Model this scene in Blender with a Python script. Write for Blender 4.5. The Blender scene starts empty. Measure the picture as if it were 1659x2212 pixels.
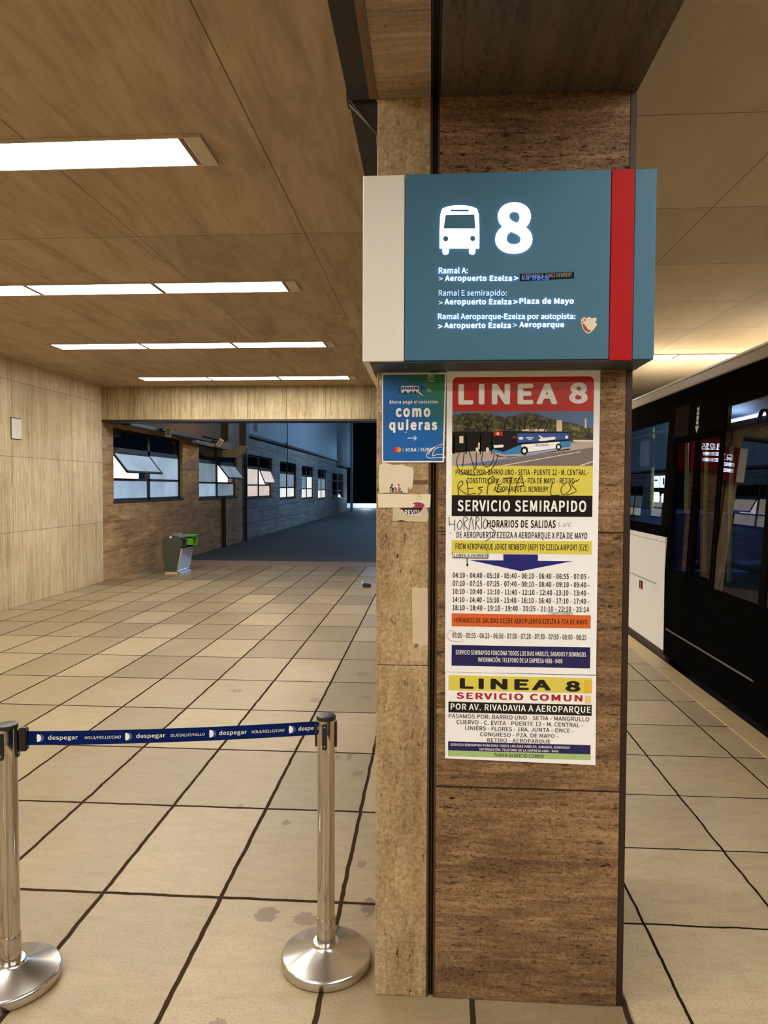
import bpy, bmesh, math, random
from mathutils import Vector, Matrix

sc = bpy.context.scene
COL = sc.collection
random.seed(8)
PI = math.pi

# ------------------------------------------------------------------ camera
FPX, TILT, YAW, ROLL, EYE = 1520.0, 2.06, 3.77, 0.2, 1.70
t, y_, r = (math.radians(a) for a in (TILT, YAW, ROLL))
fw = Vector((-math.sin(y_) * math.cos(t), math.cos(y_) * math.cos(t), -math.sin(t)))
rt = Vector((math.cos(y_), math.sin(y_), 0))
up = rt.cross(fw)
rt2 = rt * math.cos(r) + up * math.sin(r)
up2 = up * math.cos(r) - rt * math.sin(r)
cam = bpy.data.objects.new('camera', bpy.data.cameras.new('camera'))
COL.objects.link(cam)
M = Matrix((rt2, up2, -fw)).transposed().to_4x4()
M.translation = Vector((0, 0, EYE))
cam.matrix_world = M
cam.data.sensor_fit = 'VERTICAL'
cam.data.sensor_height = 36
cam.data.lens = FPX * 36 / 2212
cam.data.clip_start = 0.05
cam.data.clip_end = 300
sc.camera = cam

# ------------------------------------------------------------------ world, exposure, lamps outside
sc.view_settings.view_transform = 'Standard'
sc.view_settings.look = 'None'
sc.view_settings.gamma = 1
sc.view_settings.exposure = 2.1
sc.cycles.use_denoising = True
sc.cycles.max_bounces = 7
sc.cycles.diffuse_bounces = 4
sc.cycles.glossy_bounces = 4
sc.cycles.transparent_max_bounces = 12
sc.cycles.sample_clamp_indirect = 6
w = bpy.data.worlds.new('night')
sc.world = w
w.use_nodes = True
w.node_tree.nodes['Background'].inputs[0].default_value = (0.10, 0.22, 0.45, 1)
w.node_tree.nodes['Background'].inputs[1].default_value = 0.012

PANEL = 7.5            # strength of the fluorescent ceiling panels
PANEL_COL = (1.0, 0.972, 0.900)


def lamp(name, kind, loc, energy, color, size=0.3, rot=None):
    d = bpy.data.lights.new(name, kind)
    d.energy = energy
    d.color = color
    if kind == 'AREA':
        d.size = size
    else:
        d.shadow_soft_size = size
    o = bpy.data.objects.new(name, d)
    o.location = loc
    if rot:
        o.rotation_euler = rot
    COL.objects.link(o)
    return o


lamp('yard_lamp', 'POINT', (1.5, 31, 7.0), 500, (0.38, 0.64, 1.0), 0.4)
lamp('yard_lamp_far', 'POINT', (-3.4, 49.5, 4.0), 60, (0.30, 0.62, 1.0), 0.3)
lamp('yard_warm_fill', 'POINT', (-3.7, 16.0, 3.6), 20, (1.0, 0.80, 0.55), 0.3)  # added warm fill for the yard wall, no lamp known there
lamp('bus_cabin_lamp', 'POINT', (3.6, 8.6, 2.35), 7, (0.55, 0.72, 1.0), 0.15)
lamp('bus_front_cabin_lamp', 'POINT', (3.7, 5.2, 2.35), 3, (0.6, 0.75, 1.0), 0.15)


# ------------------------------------------------------------------ materials
def srgb(r, g, b):
    f = lambda c: c / 12.92 if c <= 0.04045 else ((c + 0.055) / 1.055) ** 2.4
    return (f(r / 255), f(g / 255), f(b / 255), 1)


def mat(name, col, rough=0.5, metal=0.0, emit=None, strength=0.0, spec=0.5):
    m = bpy.data.materials.new(name)
    m.use_nodes = True
    b = m.node_tree.nodes['Principled BSDF']
    b.inputs['Base Color'].default_value = col
    b.inputs['Roughness'].default_value = rough
    b.inputs['Metallic'].default_value = metal
    b.inputs['Specular IOR Level'].default_value = spec
    if emit:
        b.inputs['Emission Color'].default_value = emit
        b.inputs['Emission Strength'].default_value = strength
    return m


class NT:
    """small node-tree helper"""
    def __init__(s, m):
        s.t = m.node_tree
        s.b = s.t.nodes['Principled BSDF']

    def n(s, kind, **kw):
        nd = s.t.nodes.new(kind)
        for k, v in kw.items():
            setattr(nd, k, v)
        return nd

    def l(s, a, b):
        s.t.links.new(a, b)

    def coords(s, h, v, d):
        """vector made of the world axes h, v, d"""
        tc = s.n('ShaderNodeTexCoord')
        sp = s.n('ShaderNodeSeparateXYZ')
        s.l(tc.outputs['Object'], sp.inputs[0])
        cb = s.n('ShaderNodeCombineXYZ')
        for i, a in enumerate((h, v, d)):
            s.l(sp.outputs['XYZ'.index(a)], cb.inputs[i])
        return cb.outputs[0]

    def mapped(s, vec, scale, loc=(0, 0, 0), rot=(0, 0, 0)):
        mp = s.n('ShaderNodeMapping')
        mp.inputs['Scale'].default_value = scale
        mp.inputs['Location'].default_value = loc
        mp.inputs['Rotation'].default_value = rot
        s.l(vec, mp.inputs[0])
        return mp.outputs[0]

    def noise(s, vec, scale=1.0, detail=6, rough=0.6, dist=0.0):
        nz = s.n('ShaderNodeTexNoise')
        nz.inputs['Scale'].default_value = scale
        nz.inputs['Detail'].default_value = detail
        nz.inputs['Roughness'].default_value = rough
        nz.inputs['Distortion'].default_value = dist
        s.l(vec, nz.inputs['Vector'])
        return nz.outputs[0]

    def ramp(s, fac, stops):
        rp = s.n('ShaderNodeValToRGB')
        e = rp.color_ramp.elements
        while len(e) < len(stops):
            e.new(0.5)
        for el, (p, c) in zip(e, stops):
            el.position = p
            el.color = c if len(c) == 4 else (*c, 1)
        s.l(fac, rp.inputs[0])
        return rp.outputs[0]

    def mix(s, fac, a, b, mode='MIX'):
        mx = s.n('ShaderNodeMix', data_type='RGBA', blend_type=mode)
        for sock, v in ((0, fac), (6, a), (7, b)):
            if isinstance(v, (int, float)):
                mx.inputs[sock].default_value = v
            elif isinstance(v, tuple):
                mx.inputs[sock].default_value = v
            else:
                s.l(v, mx.inputs[sock])
        return mx.outputs[2]

    def math(s, op, a, b=None, clamp=False):
        mt = s.n('ShaderNodeMath', operation=op, use_clamp=clamp)
        for i, v in enumerate((a, b)):
            if v is None:
                continue
            if isinstance(v, (int, float)):
                mt.inputs[i].default_value = v
            else:
                s.l(v, mt.inputs[i])
        return mt.outputs[0]

    def brick(s, vec, width, row, mortar, offset=0.0, c1=(0, 0, 0, 1), c2=(1, 1, 1, 1), cm=(0, 0, 0, 1), smooth=0.1):
        bk = s.n('ShaderNodeTexBrick')
        bk.offset = offset
        bk.offset_frequency = 2
        bk.squash = 1.0
        bk.inputs['Color1'].default_value = c1
        bk.inputs['Color2'].default_value = c2
        bk.inputs['Mortar'].default_value = cm
        bk.inputs['Scale'].default_value = 1.0
        bk.inputs['Mortar Size'].default_value = mortar
        bk.inputs['Mortar Smooth'].default_value = smooth
        bk.inputs['Brick Width'].default_value = width
        bk.inputs['Row Height'].default_value = row
        s.l(vec, bk.inputs['Vector'])
        return bk.outputs['Color'], bk.outputs['Fac']

    def bump(s, height, strength=0.3, dist=0.01, prev=None):
        bp = s.n('ShaderNodeBump')
        bp.inputs['Strength'].default_value = strength
        bp.inputs['Distance'].default_value = dist
        s.l(height, bp.inputs['Height'])
        if prev:
            s.l(prev, bp.inputs['Normal'])
        return bp.outputs[0]


W4, B4 = (1, 1, 1, 1), (0, 0, 0, 1)


def travertine(name, axes, along, light, mid, dark, pit, pits=0.5, joints=None, rough=0.55, shift=(0, 0), bump=0.35, fine=1.0,
               jcol=None, mortar=0.003, grain=0.5, vein=(16, 0.9)):
    """veined, pitted stone; along = 0 veins run along the first axis, 1 along the second; joints = (width, row, brick offset)"""
    m = mat(name, light, rough)
    k = NT(m)
    v = k.coords(*axes)

    def st(across, length):
        return (length, across, across) if along == 0 else (across, length, across)
    veins = k.noise(k.mapped(v, st(vein[0] * fine, vein[1] * fine)), 1.0, 7, 0.66, 0.5)
    hair = k.noise(k.mapped(v, st(70 * fine, 5 * fine)), 1.0, 5, 0.7, 0.3)
    gr = k.noise(v, 85 * fine, 5, 0.75)
    blot = k.noise(v, 1.4, 5, 0.62)
    band = k.noise(k.mapped(v, st(7, 0.5)), 1.0, 4, 0.6, 0.3)
    f = k.math('ADD', k.math('ADD', k.math('MULTIPLY', veins, 0.45), k.math('MULTIPLY', hair, 0.55 - 0.4 * grain)), k.math('MULTIPLY', k.math('ADD', k.math('MULTIPLY', k.math('SUBTRACT', gr, 0.5), 1.5), 0.5), 0.4 * grain))
    f = k.math('ADD', f, k.math('MULTIPLY', k.math('SUBTRACT', k.math('ADD', blot, band), 1.0), 0.22))
    col = k.ramp(f, [(0.36, dark), (0.50, mid), (0.63, light)])
    pn = k.noise(k.mapped(v, st(80 * fine, 24 * fine)), 1.0, 4, 0.62, 0.4)
    pn2 = k.noise(k.mapped(v, st(190 * fine, 90 * fine)), 1.0, 3, 0.6)
    th = 0.665 - 0.085 * pits
    patch = k.ramp(k.noise(k.mapped(v, st(2.6, 1.3)), 1.2, 4), [(0.38, B4), (0.62, W4)])
    p1_ = k.math('MULTIPLY', k.ramp(pn, [(th, B4), (th + 0.05, W4)]), k.math('ADD', k.math('MULTIPLY', patch, 0.8), 0.2))
    p2_ = k.math('MULTIPLY', k.ramp(pn2, [(th, B4), (th + 0.06, W4)]), 0.8 * pits)
    pm = k.math('MAXIMUM', p1_, p2_)
    col = k.mix(pm, col, pit)
    h = k.math('SUBTRACT', k.math('ADD', k.math('MULTIPLY', hair, 0.4), k.math('MULTIPLY', gr, 0.3)), pm)
    if joints:
        jv = k.mapped(v, (1, 1, 1), (shift[0], shift[1], 0))
        bc, bf = k.brick(jv, joints[0], joints[1], mortar, joints[2], (0.84, 0.83, 0.82, 1), (1.0, 0.98, 0.96, 1), W4)
        col = k.mix(1.0, col, bc, 'MULTIPLY')
        col = k.mix(bf, col, jcol or tuple(c * 0.35 for c in dark[:3]) + (1,))
        h = k.math('SUBTRACT', h, k.math('MULTIPLY', bf, 1.5))
    k.l(col, k.b.inputs['Base Color'])
    k.l(k.math('MULTIPLY', k.math('SUBTRACT', 1.0, pm), 0.22), k.b.inputs['Specular IOR Level'])
    k.l(k.bump(h, bump, 0.004), k.b.inputs['Normal'])
    return m


M_wall_left = travertine('travertine_upright_veins', 'YZX', 1, srgb(232, 214, 182), srgb(208, 188, 152), srgb(172, 149, 112),
                         srgb(120, 96, 64), 0.4, (1.62, 1.05, 0.0), 0.5, (0.31, 0.0), 0.35, 1.0, None, 0.003, 0.15, (30, 0.7))
M_beam_end = travertine('travertine_beam', 'XZY', 1, srgb(194, 177, 142), srgb(170, 152, 116), srgb(124, 103, 70),
                        srgb(100, 76, 42), 0.35, (0.68, 3.0, 0.0), 0.5, (0.45, 1.0), 0.35, 1.0, None, 0.003, 0.2, (30, 0.7))
M_wall_window = travertine('travertine_rough_level_veins', 'YZX', 0, srgb(212, 178, 132), srgb(182, 148, 104), srgb(130, 98, 64),
                           srgb(62, 42, 26), 0.8, (1.15, 0.52, 0.5), 0.6, (0, 0.0), 0.6, 0.8, None, 0.003, 0.5, (14, 2.2))
M_wall_corr = travertine('grey_stone_blocks', 'YZX', 0, srgb(170, 164, 160), srgb(142, 138, 136), srgb(100, 97, 97),
                         srgb(56, 54, 56), 0.5, (1.5, 0.5, 0.5), 0.7, (0, 0.0), 0.4, 0.6, None, 0.008)
M_slab_light = travertine('travertine_pillar_light', 'XZY', 1, srgb(192, 168, 130), srgb(164, 138, 102), srgb(122, 98, 64),
                          srgb(74, 52, 28), 0.55, None, 0.5, (0, 0), 0.5, 1.0, None, 0.003, 0.95, (12, 3))
M_slab_dark = travertine('travertine_pillar_brown', 'XZY', 0, srgb(172, 140, 102), srgb(134, 104, 72), srgb(84, 61, 40),
                         srgb(34, 22, 13), 0.9, (5.0, 0.84, 0.0), 0.5, (2.0, 0.125), 0.6, 1.0, None, 0.003, 0.6, (20, 3.6))
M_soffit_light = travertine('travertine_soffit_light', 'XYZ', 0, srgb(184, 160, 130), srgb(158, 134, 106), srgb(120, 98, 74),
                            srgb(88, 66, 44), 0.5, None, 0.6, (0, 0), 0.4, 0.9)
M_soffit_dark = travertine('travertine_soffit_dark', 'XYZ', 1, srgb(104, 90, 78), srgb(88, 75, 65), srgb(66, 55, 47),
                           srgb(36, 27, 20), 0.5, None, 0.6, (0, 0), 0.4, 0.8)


def ceiling_mat(name, c0, c1, c2, joints, shift, streak=1.0):
    m = mat(name, c0, 0.75)
    k = NT(m)
    v = k.coords('X', 'Y', 'Z')
    va = k.mapped(v, (3.2, 0.7, 1), (0, 0, 0), (0, 0, 0.18))
    f = k.noise(va, 1.2, 8, 0.62, 1.1)
    f2 = k.noise(k.mapped(v, (26, 3, 1), (0, 0, 0), (0, 0, 0.14)), 1.0, 6, 0.6, 0.6)
    f3 = k.math('ADD', k.math('MULTIPLY', f, 1 - 0.35 * streak), k.math('MULTIPLY', f2, 0.35 * streak))
    col = k.ramp(f3, [(0.32, c2), (0.5, c1), (0.68, c0)])
    jv = k.mapped(v, (1, 1, 1), (shift[0], shift[1], 0))
    bc, bf = k.brick(jv, joints[0], joints[1], 0.0035, 0.0, (0.86, 0.86, 0.86, 1), W4, W4)
    col = k.mix(1.0, col, bc, 'MULTIPLY')
    col = k.mix(bf, col, tuple(c * 0.35 for c in c2[:3]) + (1,))
    k.l(col, k.b.inputs['Base Color'])
    if streak == 1.0:
        # pale scuffs on the boards near the pillar row
        sx = k.n('ShaderNodeSeparateXYZ')
        k.l(v, sx.inputs[0])
        dx = k.math('DIVIDE', k.math('ADD', sx.outputs[0], 0.95), 0.42)
        dy = k.math('DIVIDE', k.math('SUBTRACT', sx.outputs[1], 8.2), 1.1)
        near = k.math('LESS_THAN', k.math('ADD', k.math('MULTIPLY', dx, dx), k.math('MULTIPLY', dy, dy)), 1.0)
        sc2 = k.ramp(k.noise(k.mapped(v, (16, 2.6, 1), (0, 0, 0), (0, 0, 0.5)), 1.0, 4, 0.6, 1.2), [(0.60, B4), (0.66, W4)])
        col = k.mix(k.math('MULTIPLY', k.math('MULTIPLY', near, sc2), 0.45), col, srgb(232, 214, 184))
    k.l(col, k.b.inputs['Base Color'])
    k.l(k.bump(f3, 0.12, 0.01), k.b.inputs['Normal'])
    return m


M_ceiling = ceiling_mat('brown_board_ceiling', srgb(192, 171, 142), srgb(176, 155, 126), srgb(148, 126, 98), (1.18, 2.45), (0.87 + 11.8, -4.86 + 24.5))
M_ceiling_right = ceiling_mat('smooth_beige_ceiling', srgb(226, 208, 180), srgb(221, 203, 174), srgb(214, 194, 164), (1.15, 1.13), (-1.74 + 11.5, -4.56 + 11.3), 0.2)


def floor_mat(name, tile, shift, mortar, c1, c2, cm, spots=()):
    m = mat(name, c1, 0.4)
    k = NT(m)
    v = k.coords('X', 'Y', 'Z')
    jit = k.noise(v, 9, 3, 0.5)
    vv = k.n('ShaderNodeVectorMath', operation='ADD')
    k.l(k.mapped(v, (1, 1, 1), (shift[0], shift[1], 0)), vv.inputs[0])
    sj = k.n('ShaderNodeVectorMath', operation='SCALE')
    cbj = k.n('ShaderNodeCombineXYZ')
    k.l(k.math('SUBTRACT', jit, 0.5), cbj.inputs[0])
    k.l(k.math('SUBTRACT', 0.5, jit), cbj.inputs[1])
    k.l(cbj.outputs[0], sj.inputs[0])
    sj.inputs['Scale'].default_value = 0.014
    k.l(sj.outputs[0], vv.inputs[1])
    bc, bf = k.brick(vv.outputs[0], tile[0], tile[1], mortar, 0.0, c1, c2, cm, 0.25)
    big = k.noise(v, 1.3, 5, 0.6)
    grain = k.noise(v, 110, 5, 0.8)
    med = k.noise(k.mapped(v, (3, 9, 1)), 2.2, 6, 0.65, 0.8)
    col = k.mix(k.ramp(big, [(0.3, B4), (0.7, W4)]), k.mix(1.0, bc, (0.84, 0.82, 0.78, 1), 'MULTIPLY'), bc)
    col = k.mix(0.55, col, k.mix(1.0, col, k.ramp(med, [(0.3, (0.76, 0.72, 0.66, 1)), (0.62, (1.06, 1.05, 1.03, 1))]), 'MULTIPLY'))
    col = k.mix(k.ramp(grain, [(0.50, B4), (0.66, W4)]), k.mix(1.0, col, (1.06, 1.05, 1.04, 1), 'MULTIPLY'), k.mix(1.0, col, (0.70, 0.63, 0.54, 1), 'MULTIPLY'))
    # small trodden-in gum marks
    vo = k.n('ShaderNodeTexVoronoi')
    vo.inputs['Scale'].default_value = 3.3
    k.l(k.mapped(v, (1, 1, 1), (3.1, 1.7, 0)), vo.inputs['Vector'])
    gd = k.math('ADD', vo.outputs['Distance'], k.math('MULTIPLY', k.noise(v, 50, 3, 0.7), 0.11))
    sp = k.n('ShaderNodeSeparateColor')
    k.l(vo.outputs['Color'], sp.inputs[0])
    gum = k.math('MULTIPLY', k.math('LESS_THAN', gd, 0.078), k.math('GREATER_THAN', sp.outputs[0], 0.62))
    col = k.mix(k.math('MULTIPLY', gum, 0.55), col, srgb(84, 66, 44))
    # larger dark stains with their own outline
    sx = k.n('ShaderNodeSeparateXYZ')
    k.l(v, sx.inputs[0])
    wob = k.math('MULTIPLY', k.math('SUBTRACT', k.noise(v, 34, 4, 0.7), 0.5), 4.2)
    for (x, y, rx, ry, a) in spots:
        dx = k.math('DIVIDE', k.math('SUBTRACT', sx.outputs[0], x), rx)
        dy = k.math('DIVIDE', k.math('SUBTRACT', sx.outputs[1], y), ry)
        d2 = k.math('ADD', k.math('ADD', k.math('MULTIPLY', dx, dx), k.math('MULTIPLY', dy, dy)), wob)
        msk = k.math('MULTIPLY', k.math('LESS_THAN', d2, 1.0), a)
        col = k.mix(msk, col, srgb(92, 74, 50))
    col = k.mix(bf, col, cm)
    k.l(col, k.b.inputs['Base Color'])
    rg = k.n('ShaderNodeMapRange')
    rg.inputs[3].default_value = 0.30
    rg.inputs[4].default_value = 0.52
    k.l(big, rg.inputs[0])
    k.l(rg.outputs[0], k.b.inputs['Roughness'])
    h = k.math('SUBTRACT', k.math('MULTIPLY', grain, 0.12), k.math('MULTIPLY', bf, 1.0))
    k.l(k.math('MULTIPLY', k.math('SUBTRACT', 1.0, bf), 0.4), k.b.inputs['Specular IOR Level'])
    k.l(k.bump(h, 0.6, 0.006), k.b.inputs['Normal'])
    return m


M_floor = floor_mat('stone_floor_tiles', (0.5, 0.805), (0.355 + 10.0, -2.80 + 16.1), 0.0100, srgb(168, 151, 121), srgb(134, 118, 91), srgb(54, 42, 30),
                    [(-0.64, 2.70, 0.045, 0.05, 0.7), (-0.475, 2.68, 0.05, 0.04, 0.6), (-0.62, 4.42, 0.03, 0.05, .8), (-0.50, 4.35, 0.015, 0.06, .8),
                     (-0.57, 4.33, 0.02, 0.04, .6), (-0.42, 4.10, 0.035, 0.04, .6), (-0.66, 2.12, 0.03, 0.03, .6), (-0.24, 2.78, 0.03, 0.06, .8),
                     (-0.72, 3.46, .02, .03, .7), (-0.50, 3.35, .02, .025, .6), (-0.30, 3.1, .02, .03, .6), (-1.0, 3.62, .02, .03, .6),
                     (-.9, 5.5, .05, .07, .5), (-.6, 6.3, .06, .07, .5), (-.5, 5.6, .04, .05, .5), (-1.6, 5.7, .05, .05, .5)])
M_floor_right = floor_mat('platform_stone_tiles', (0.54, 0.59), (-1.38 + 5.4, -2.745 + 11.8), 0.006, srgb(194, 176, 144), srgb(168, 150, 119), srgb(40, 30, 21))
M_kerb = floor_mat('kerb_stone', (5.0, 1.2), (0, 0.5), 0.004, srgb(206, 184, 144), srgb(196, 172, 132), srgb(70, 54, 38))


def speckle(name, c1, c2, rough, scale=60, metal=0.0, spec=0.5):
    m = mat(name, c1, rough, metal, spec=spec)
    k = NT(m)
    v = k.coords('X', 'Y', 'Z')
    k.l(k.mix(k.noise(v, scale, 5, 0.65), c1, c2), k.b.inputs['Base Color'])
    return m


M_asphalt = speckle('asphalt', srgb(70, 74, 74), srgb(48, 52, 54), 0.75, 30)
M_road = speckle('bus_bay_road', srgb(48, 45, 42), srgb(30, 28, 26), 0.8, 30)
M_concrete = speckle('brown_concrete', srgb(120, 94, 68), srgb(92, 70, 48), 0.8, 6)
M_fascia_grey = speckle('grey_render', srgb(136, 140, 144), srgb(112, 116, 120), 0.8, 5)
M_panel_blue = speckle('pale_cladding', srgb(150, 160, 168), srgb(140, 150, 158), 0.6, 1.5)
M_dark_steel = speckle('dark_brown_steel', srgb(46, 36, 28), srgb(30, 23, 18), 0.55, 12)
M_black = mat('black_plastic', srgb(18, 18, 19), 0.4)
M_core = mat('dark_gap', srgb(22, 17, 13), 0.8)
M_rail = mat('dull_joint_rail', srgb(96, 76, 56), 0.4, 0.7)
M_edge = speckle('rusty_edge_angle', srgb(58, 36, 22), srgb(34, 22, 15), 0.5, 14, 0.3)
M_diff = mat('lit_diffuser', srgb(250, 246, 236), 0.5, 0, (*PANEL_COL, 1), PANEL)
M_lightframe = mat('light_frame', srgb(196, 182, 158), 0.5)
M_sepframe = mat('light_divider', srgb(120, 96, 76), 0.5)


def brushed(name, c, rough, axis):
    m = mat(name, c, rough, 1.0)
    k = NT(m)
    sc_ = {'Z': (160, 160, 1.2), 'R': (60, 60, 60)}[axis]
    nz = k.noise(k.mapped(k.coords('X', 'Y', 'Z'), sc_), 1, 4)
    rg = k.n('ShaderNodeMapRange')
    rg.inputs[3].default_value = rough * 0.9
    rg.inputs[4].default_value = rough * 1.12
    k.l(nz, rg.inputs[0])
    k.l(rg.outputs[0], k.b.inputs['Roughness'])
    return m


M_chrome = brushed('polished_steel_pole', (0.56, 0.53, 0.49, 1), 0.10, 'Z')
M_steelbase = brushed('brushed_steel_base', (0.60, 0.575, 0.53, 1), 0.24, 'R')
M_belt = mat('navy_webbing', srgb(9, 30, 82), 0.8, spec=0.05)
M_white_print = mat('white_print', srgb(238, 236, 234), 0.5)
M_paper = mat('white_laminated_paper', srgb(240, 238, 238), 0.24)
M_paper2 = mat('worn_paper', srgb(216, 202, 176), 0.6)
M_tape = speckle('peeling_tape', srgb(206, 190, 160), srgb(186, 166, 134), 0.45, 40)
M_cream = mat('cream_painted_metal', srgb(220, 216, 206), 0.42, spec=.2)
M_teal = mat('teal_painted_metal', srgb(66, 106, 130), 0.42, spec=.2)
M_red = mat('red_painted_metal', srgb(164, 24, 26), 0.45, spec=.1)
M_maroon = mat('maroon_painted_metal', srgb(126, 24, 38), 0.45, spec=.1)
M_under = mat('sign_underside', srgb(40, 52, 60), 0.5)
M_lit = mat('backlit_letter', srgb(240, 246, 255), 0.4, 0, (0.55, 0.76, 1.0, 1), 0.36)
M_lit_big = mat('backlit_icon', srgb(240, 246, 255), 0.4, 0, (0.70, 0.84, 1.0, 1), 0.50)
M_lit_dim = mat('backlit_letter_dim', srgb(200, 215, 235), 0.4, 0, (0.40, 0.62, 1.0, 1), 0.17)
M_lit_blue = mat('letter_glowing_through_tape', srgb(30, 70, 150), 0.4, 0, (0.05, 0.2, 0.9, 1), 0.18)


def prn(name, r_, g_, b_, rough=0.24):
    return mat(name, srgb(r_, g_, b_), rough)


P_red = prn('print_red', 190, 44, 36)
P_dred = prn('print_deep_red', 168, 22, 24)
P_yel = prn('print_yellow', 216, 202, 84)
P_blk = prn('print_black', 14, 13, 13)
P_navy = prn('print_navy', 22, 24, 84)
P_arrow = prn('print_arrow_blue', 30, 34, 116)
P_org = prn('print_orange', 212, 98, 44)
P_green = prn('print_green', 160, 190, 118)
P_ink = prn('marker_ink', 22, 20, 20)
P_pencil = prn('faint_pencil', 150, 140, 134)
P_sky = prn('print_sky', 92, 118, 158)
P_tree = mat('print_trees', srgb(84, 80, 44), 0.33)
_k = NT(P_tree)
_k.l(_k.ramp(_k.noise(_k.coords('X', 'Z', 'Y'), 75, 6, 0.75), [(0.40, srgb(24, 24, 12)), (0.52, srgb(74, 72, 38)), (0.64, srgb(132, 124, 74))]), _k.b.inputs['Base Color'])
P_road2 = prn('print_road', 120, 108, 108)
P_roadl = prn('print_pavement', 176, 160, 152)
P_bus = prn('print_bus_blue', 54, 128, 186)
P_busd = prn('print_bus_dark_blue', 54, 84, 150)
P_peach = prn('print_peach', 232, 196, 140)
P_orange = prn('print_amber', 222, 178, 60)
P_mred = prn('print_logo_red', 190, 40, 40)
P_morg = prn('print_logo_orange', 236, 150, 70)
P_mmix = prn('print_logo_overlap', 214, 90, 46)
P_treeb = prn('print_tree_blue', 8, 94, 170)
P_purple = prn('print_plum', 150, 58, 92)


def blue_poster_mat():
    m = mat('print_blue_to_green', srgb(10, 90, 160), 0.3)
    k = NT(m)
    tc = k.n('ShaderNodeTexCoord')
    sp = k.n('ShaderNodeSeparateXYZ')
    k.l(tc.outputs['Object'], sp.inputs[0])
    gx = k.math('DIVIDE', k.math('ADD', sp.outputs[0], 0.16), 0.20)
    gz = k.math('DIVIDE', k.math('SUBTRACT', sp.outputs[2], 1.78), 0.29)
    f = k.math('ADD', k.math('MULTIPLY', gx, 0.55), k.math('MULTIPLY', gz, 0.65))
    c = k.ramp(f, [(0.62, srgb(8, 92, 166)), (0.86, srgb(20, 108, 120)), (1.0, srgb(34, 116, 78))])
    k.l(c, k.b.inputs['Base Color'])
    return m


M_blueposter = blue_poster_mat()


def glass(name, tint, keep, rough=0.02, ior=1.9):
    """tinted pane: mirror-like by its index, the rest lets light through darkened by the tint"""
    m = bpy.data.materials.new(name)
    m.use_nodes = True
    tr = m.node_tree
    for n in list(tr.nodes):
        if n.type != 'OUTPUT_MATERIAL':
            tr.nodes.remove(n)
    out = [n for n in tr.nodes if n.type == 'OUTPUT_MATERIAL'][0]
    tb = tr.nodes.new('ShaderNodeBsdfTransparent')
    tb.inputs[0].default_value = tuple(c * keep for c in tint) + (1,)
    gb = tr.nodes.new('ShaderNodeBsdfGlossy')
    gb.inputs['Roughness'].default_value = rough
    fr = tr.nodes.new('ShaderNodeFresnel')
    fr.inputs[0].default_value = ior
    mx = tr.nodes.new('ShaderNodeMixShader')
    ge = tr.nodes.new('ShaderNodeNewGeometry')
    inv = tr.nodes.new('ShaderNodeMath')
    inv.operation = 'SUBTRACT'
    inv.inputs[0].default_value = 1.0
    tr.links.new(ge.outputs['Backfacing'], inv.inputs[1])
    ml = tr.nodes.new('ShaderNodeMath')
    ml.operation = 'MULTIPLY'
    tr.links.new(fr.outputs[0], ml.inputs[0])
    tr.links.new(inv.outputs[0], ml.inputs[1])
    tr.links.new(ml.outputs[0], mx.inputs[0])      # only the outer face mirrors
    tr.links.new(tb.outputs[0], mx.inputs[1])
    tr.links.new(gb.outputs[0], mx.inputs[2])
    tr.links.new(mx.outputs[0], out.inputs[0])
    return m


M_busglass = glass('bus_tinted_glass', (0.85, 0.92, 1.0), 0.84, 0.01, 1.75)
M_doorglass = glass('bus_coated_glass', (0.85, 0.92, 1.0), 0.76, 0.01, 2.3)
M_darkglass = mat('dark_window_glass', srgb(8, 9, 12), 0.05, 0, spec=0.6)


def frosted(name, col, strength, vary=0.35):
    m = mat(name, srgb(112, 124, 136), 0.35)
    k = NT(m)
    v = k.coords('Y', 'Z', 'X')
    f = k.noise(v, 1.6, 3)
    c = k.mix(k.ramp(f, [(0.3, B4), (0.7, W4)]), tuple(x * (1 - vary) for x in col) + (1,), (*col, 1))
    k.l(c, k.b.inputs['Emission Color'])
    k.b.inputs['Emission Strength'].default_value = strength
    return m


M_frost_cool = frosted('frosted_pane_cool', (0.34, 0.47, 0.62), 0.23)
M_frost_dim = frosted('frosted_pane_dim', (0.26, 0.35, 0.40), 0.16)
M_frost_warm = frosted('frosted_pane_warm', (0.80, 0.66, 0.56), 0.22, 0.2)
M_frost_white = frosted('frosted_pane_white', (0.84, 0.86, 0.78), 0.24, 0.2)
M_room_lit = frosted('lit_room_behind', (1.0, 0.98, 0.95), 0.35, 0.1)
M_winframe = mat('dark_window_frame', srgb(34, 29, 25), 0.5)
M_buspaint = mat('bus_white_paint', srgb(246, 244, 238), 0.35)
M_busroof = mat('bus_cream_roof', srgb(176, 160, 132), 0.45)
M_busblack = mat('bus_black_panel', srgb(13, 13, 12), 0.3, spec=0.0)
M_busmatt = mat('bus_matt_black', srgb(20, 17, 15), 0.5, spec=0.0)
M_skirt = mat('bus_skirt_grey', srgb(84, 74, 62), 0.6)
M_yellow = mat('yellow_handrail', srgb(196, 186, 84), 0.35)
M_seat = mat('blue_bus_seat', srgb(36, 52, 104), 0.6)
M_cabin = mat('bus_cabin_lining', srgb(96, 102, 112), 0.6)
M_cabin_light = mat('bus_cabin_light', srgb(240, 244, 255), 0.4, 0, (0.72, 0.85, 1.0, 1), 1.6)
M_orange = mat('orange_plastic', srgb(206, 96, 40), 0.4)
M_bin = mat('bin_green_grey', srgb(66, 68, 54), 0.5)
M_bin_steel = brushed('bin_steel', (0.66, 0.66, 0.70, 1), 0.22, 'R')
M_bin_green = mat('bin_leaf_green', srgb(92, 158, 44), 0.4)
M_bin_tan = mat('bin_plinth', srgb(188, 164, 126), 0.5)
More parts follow.
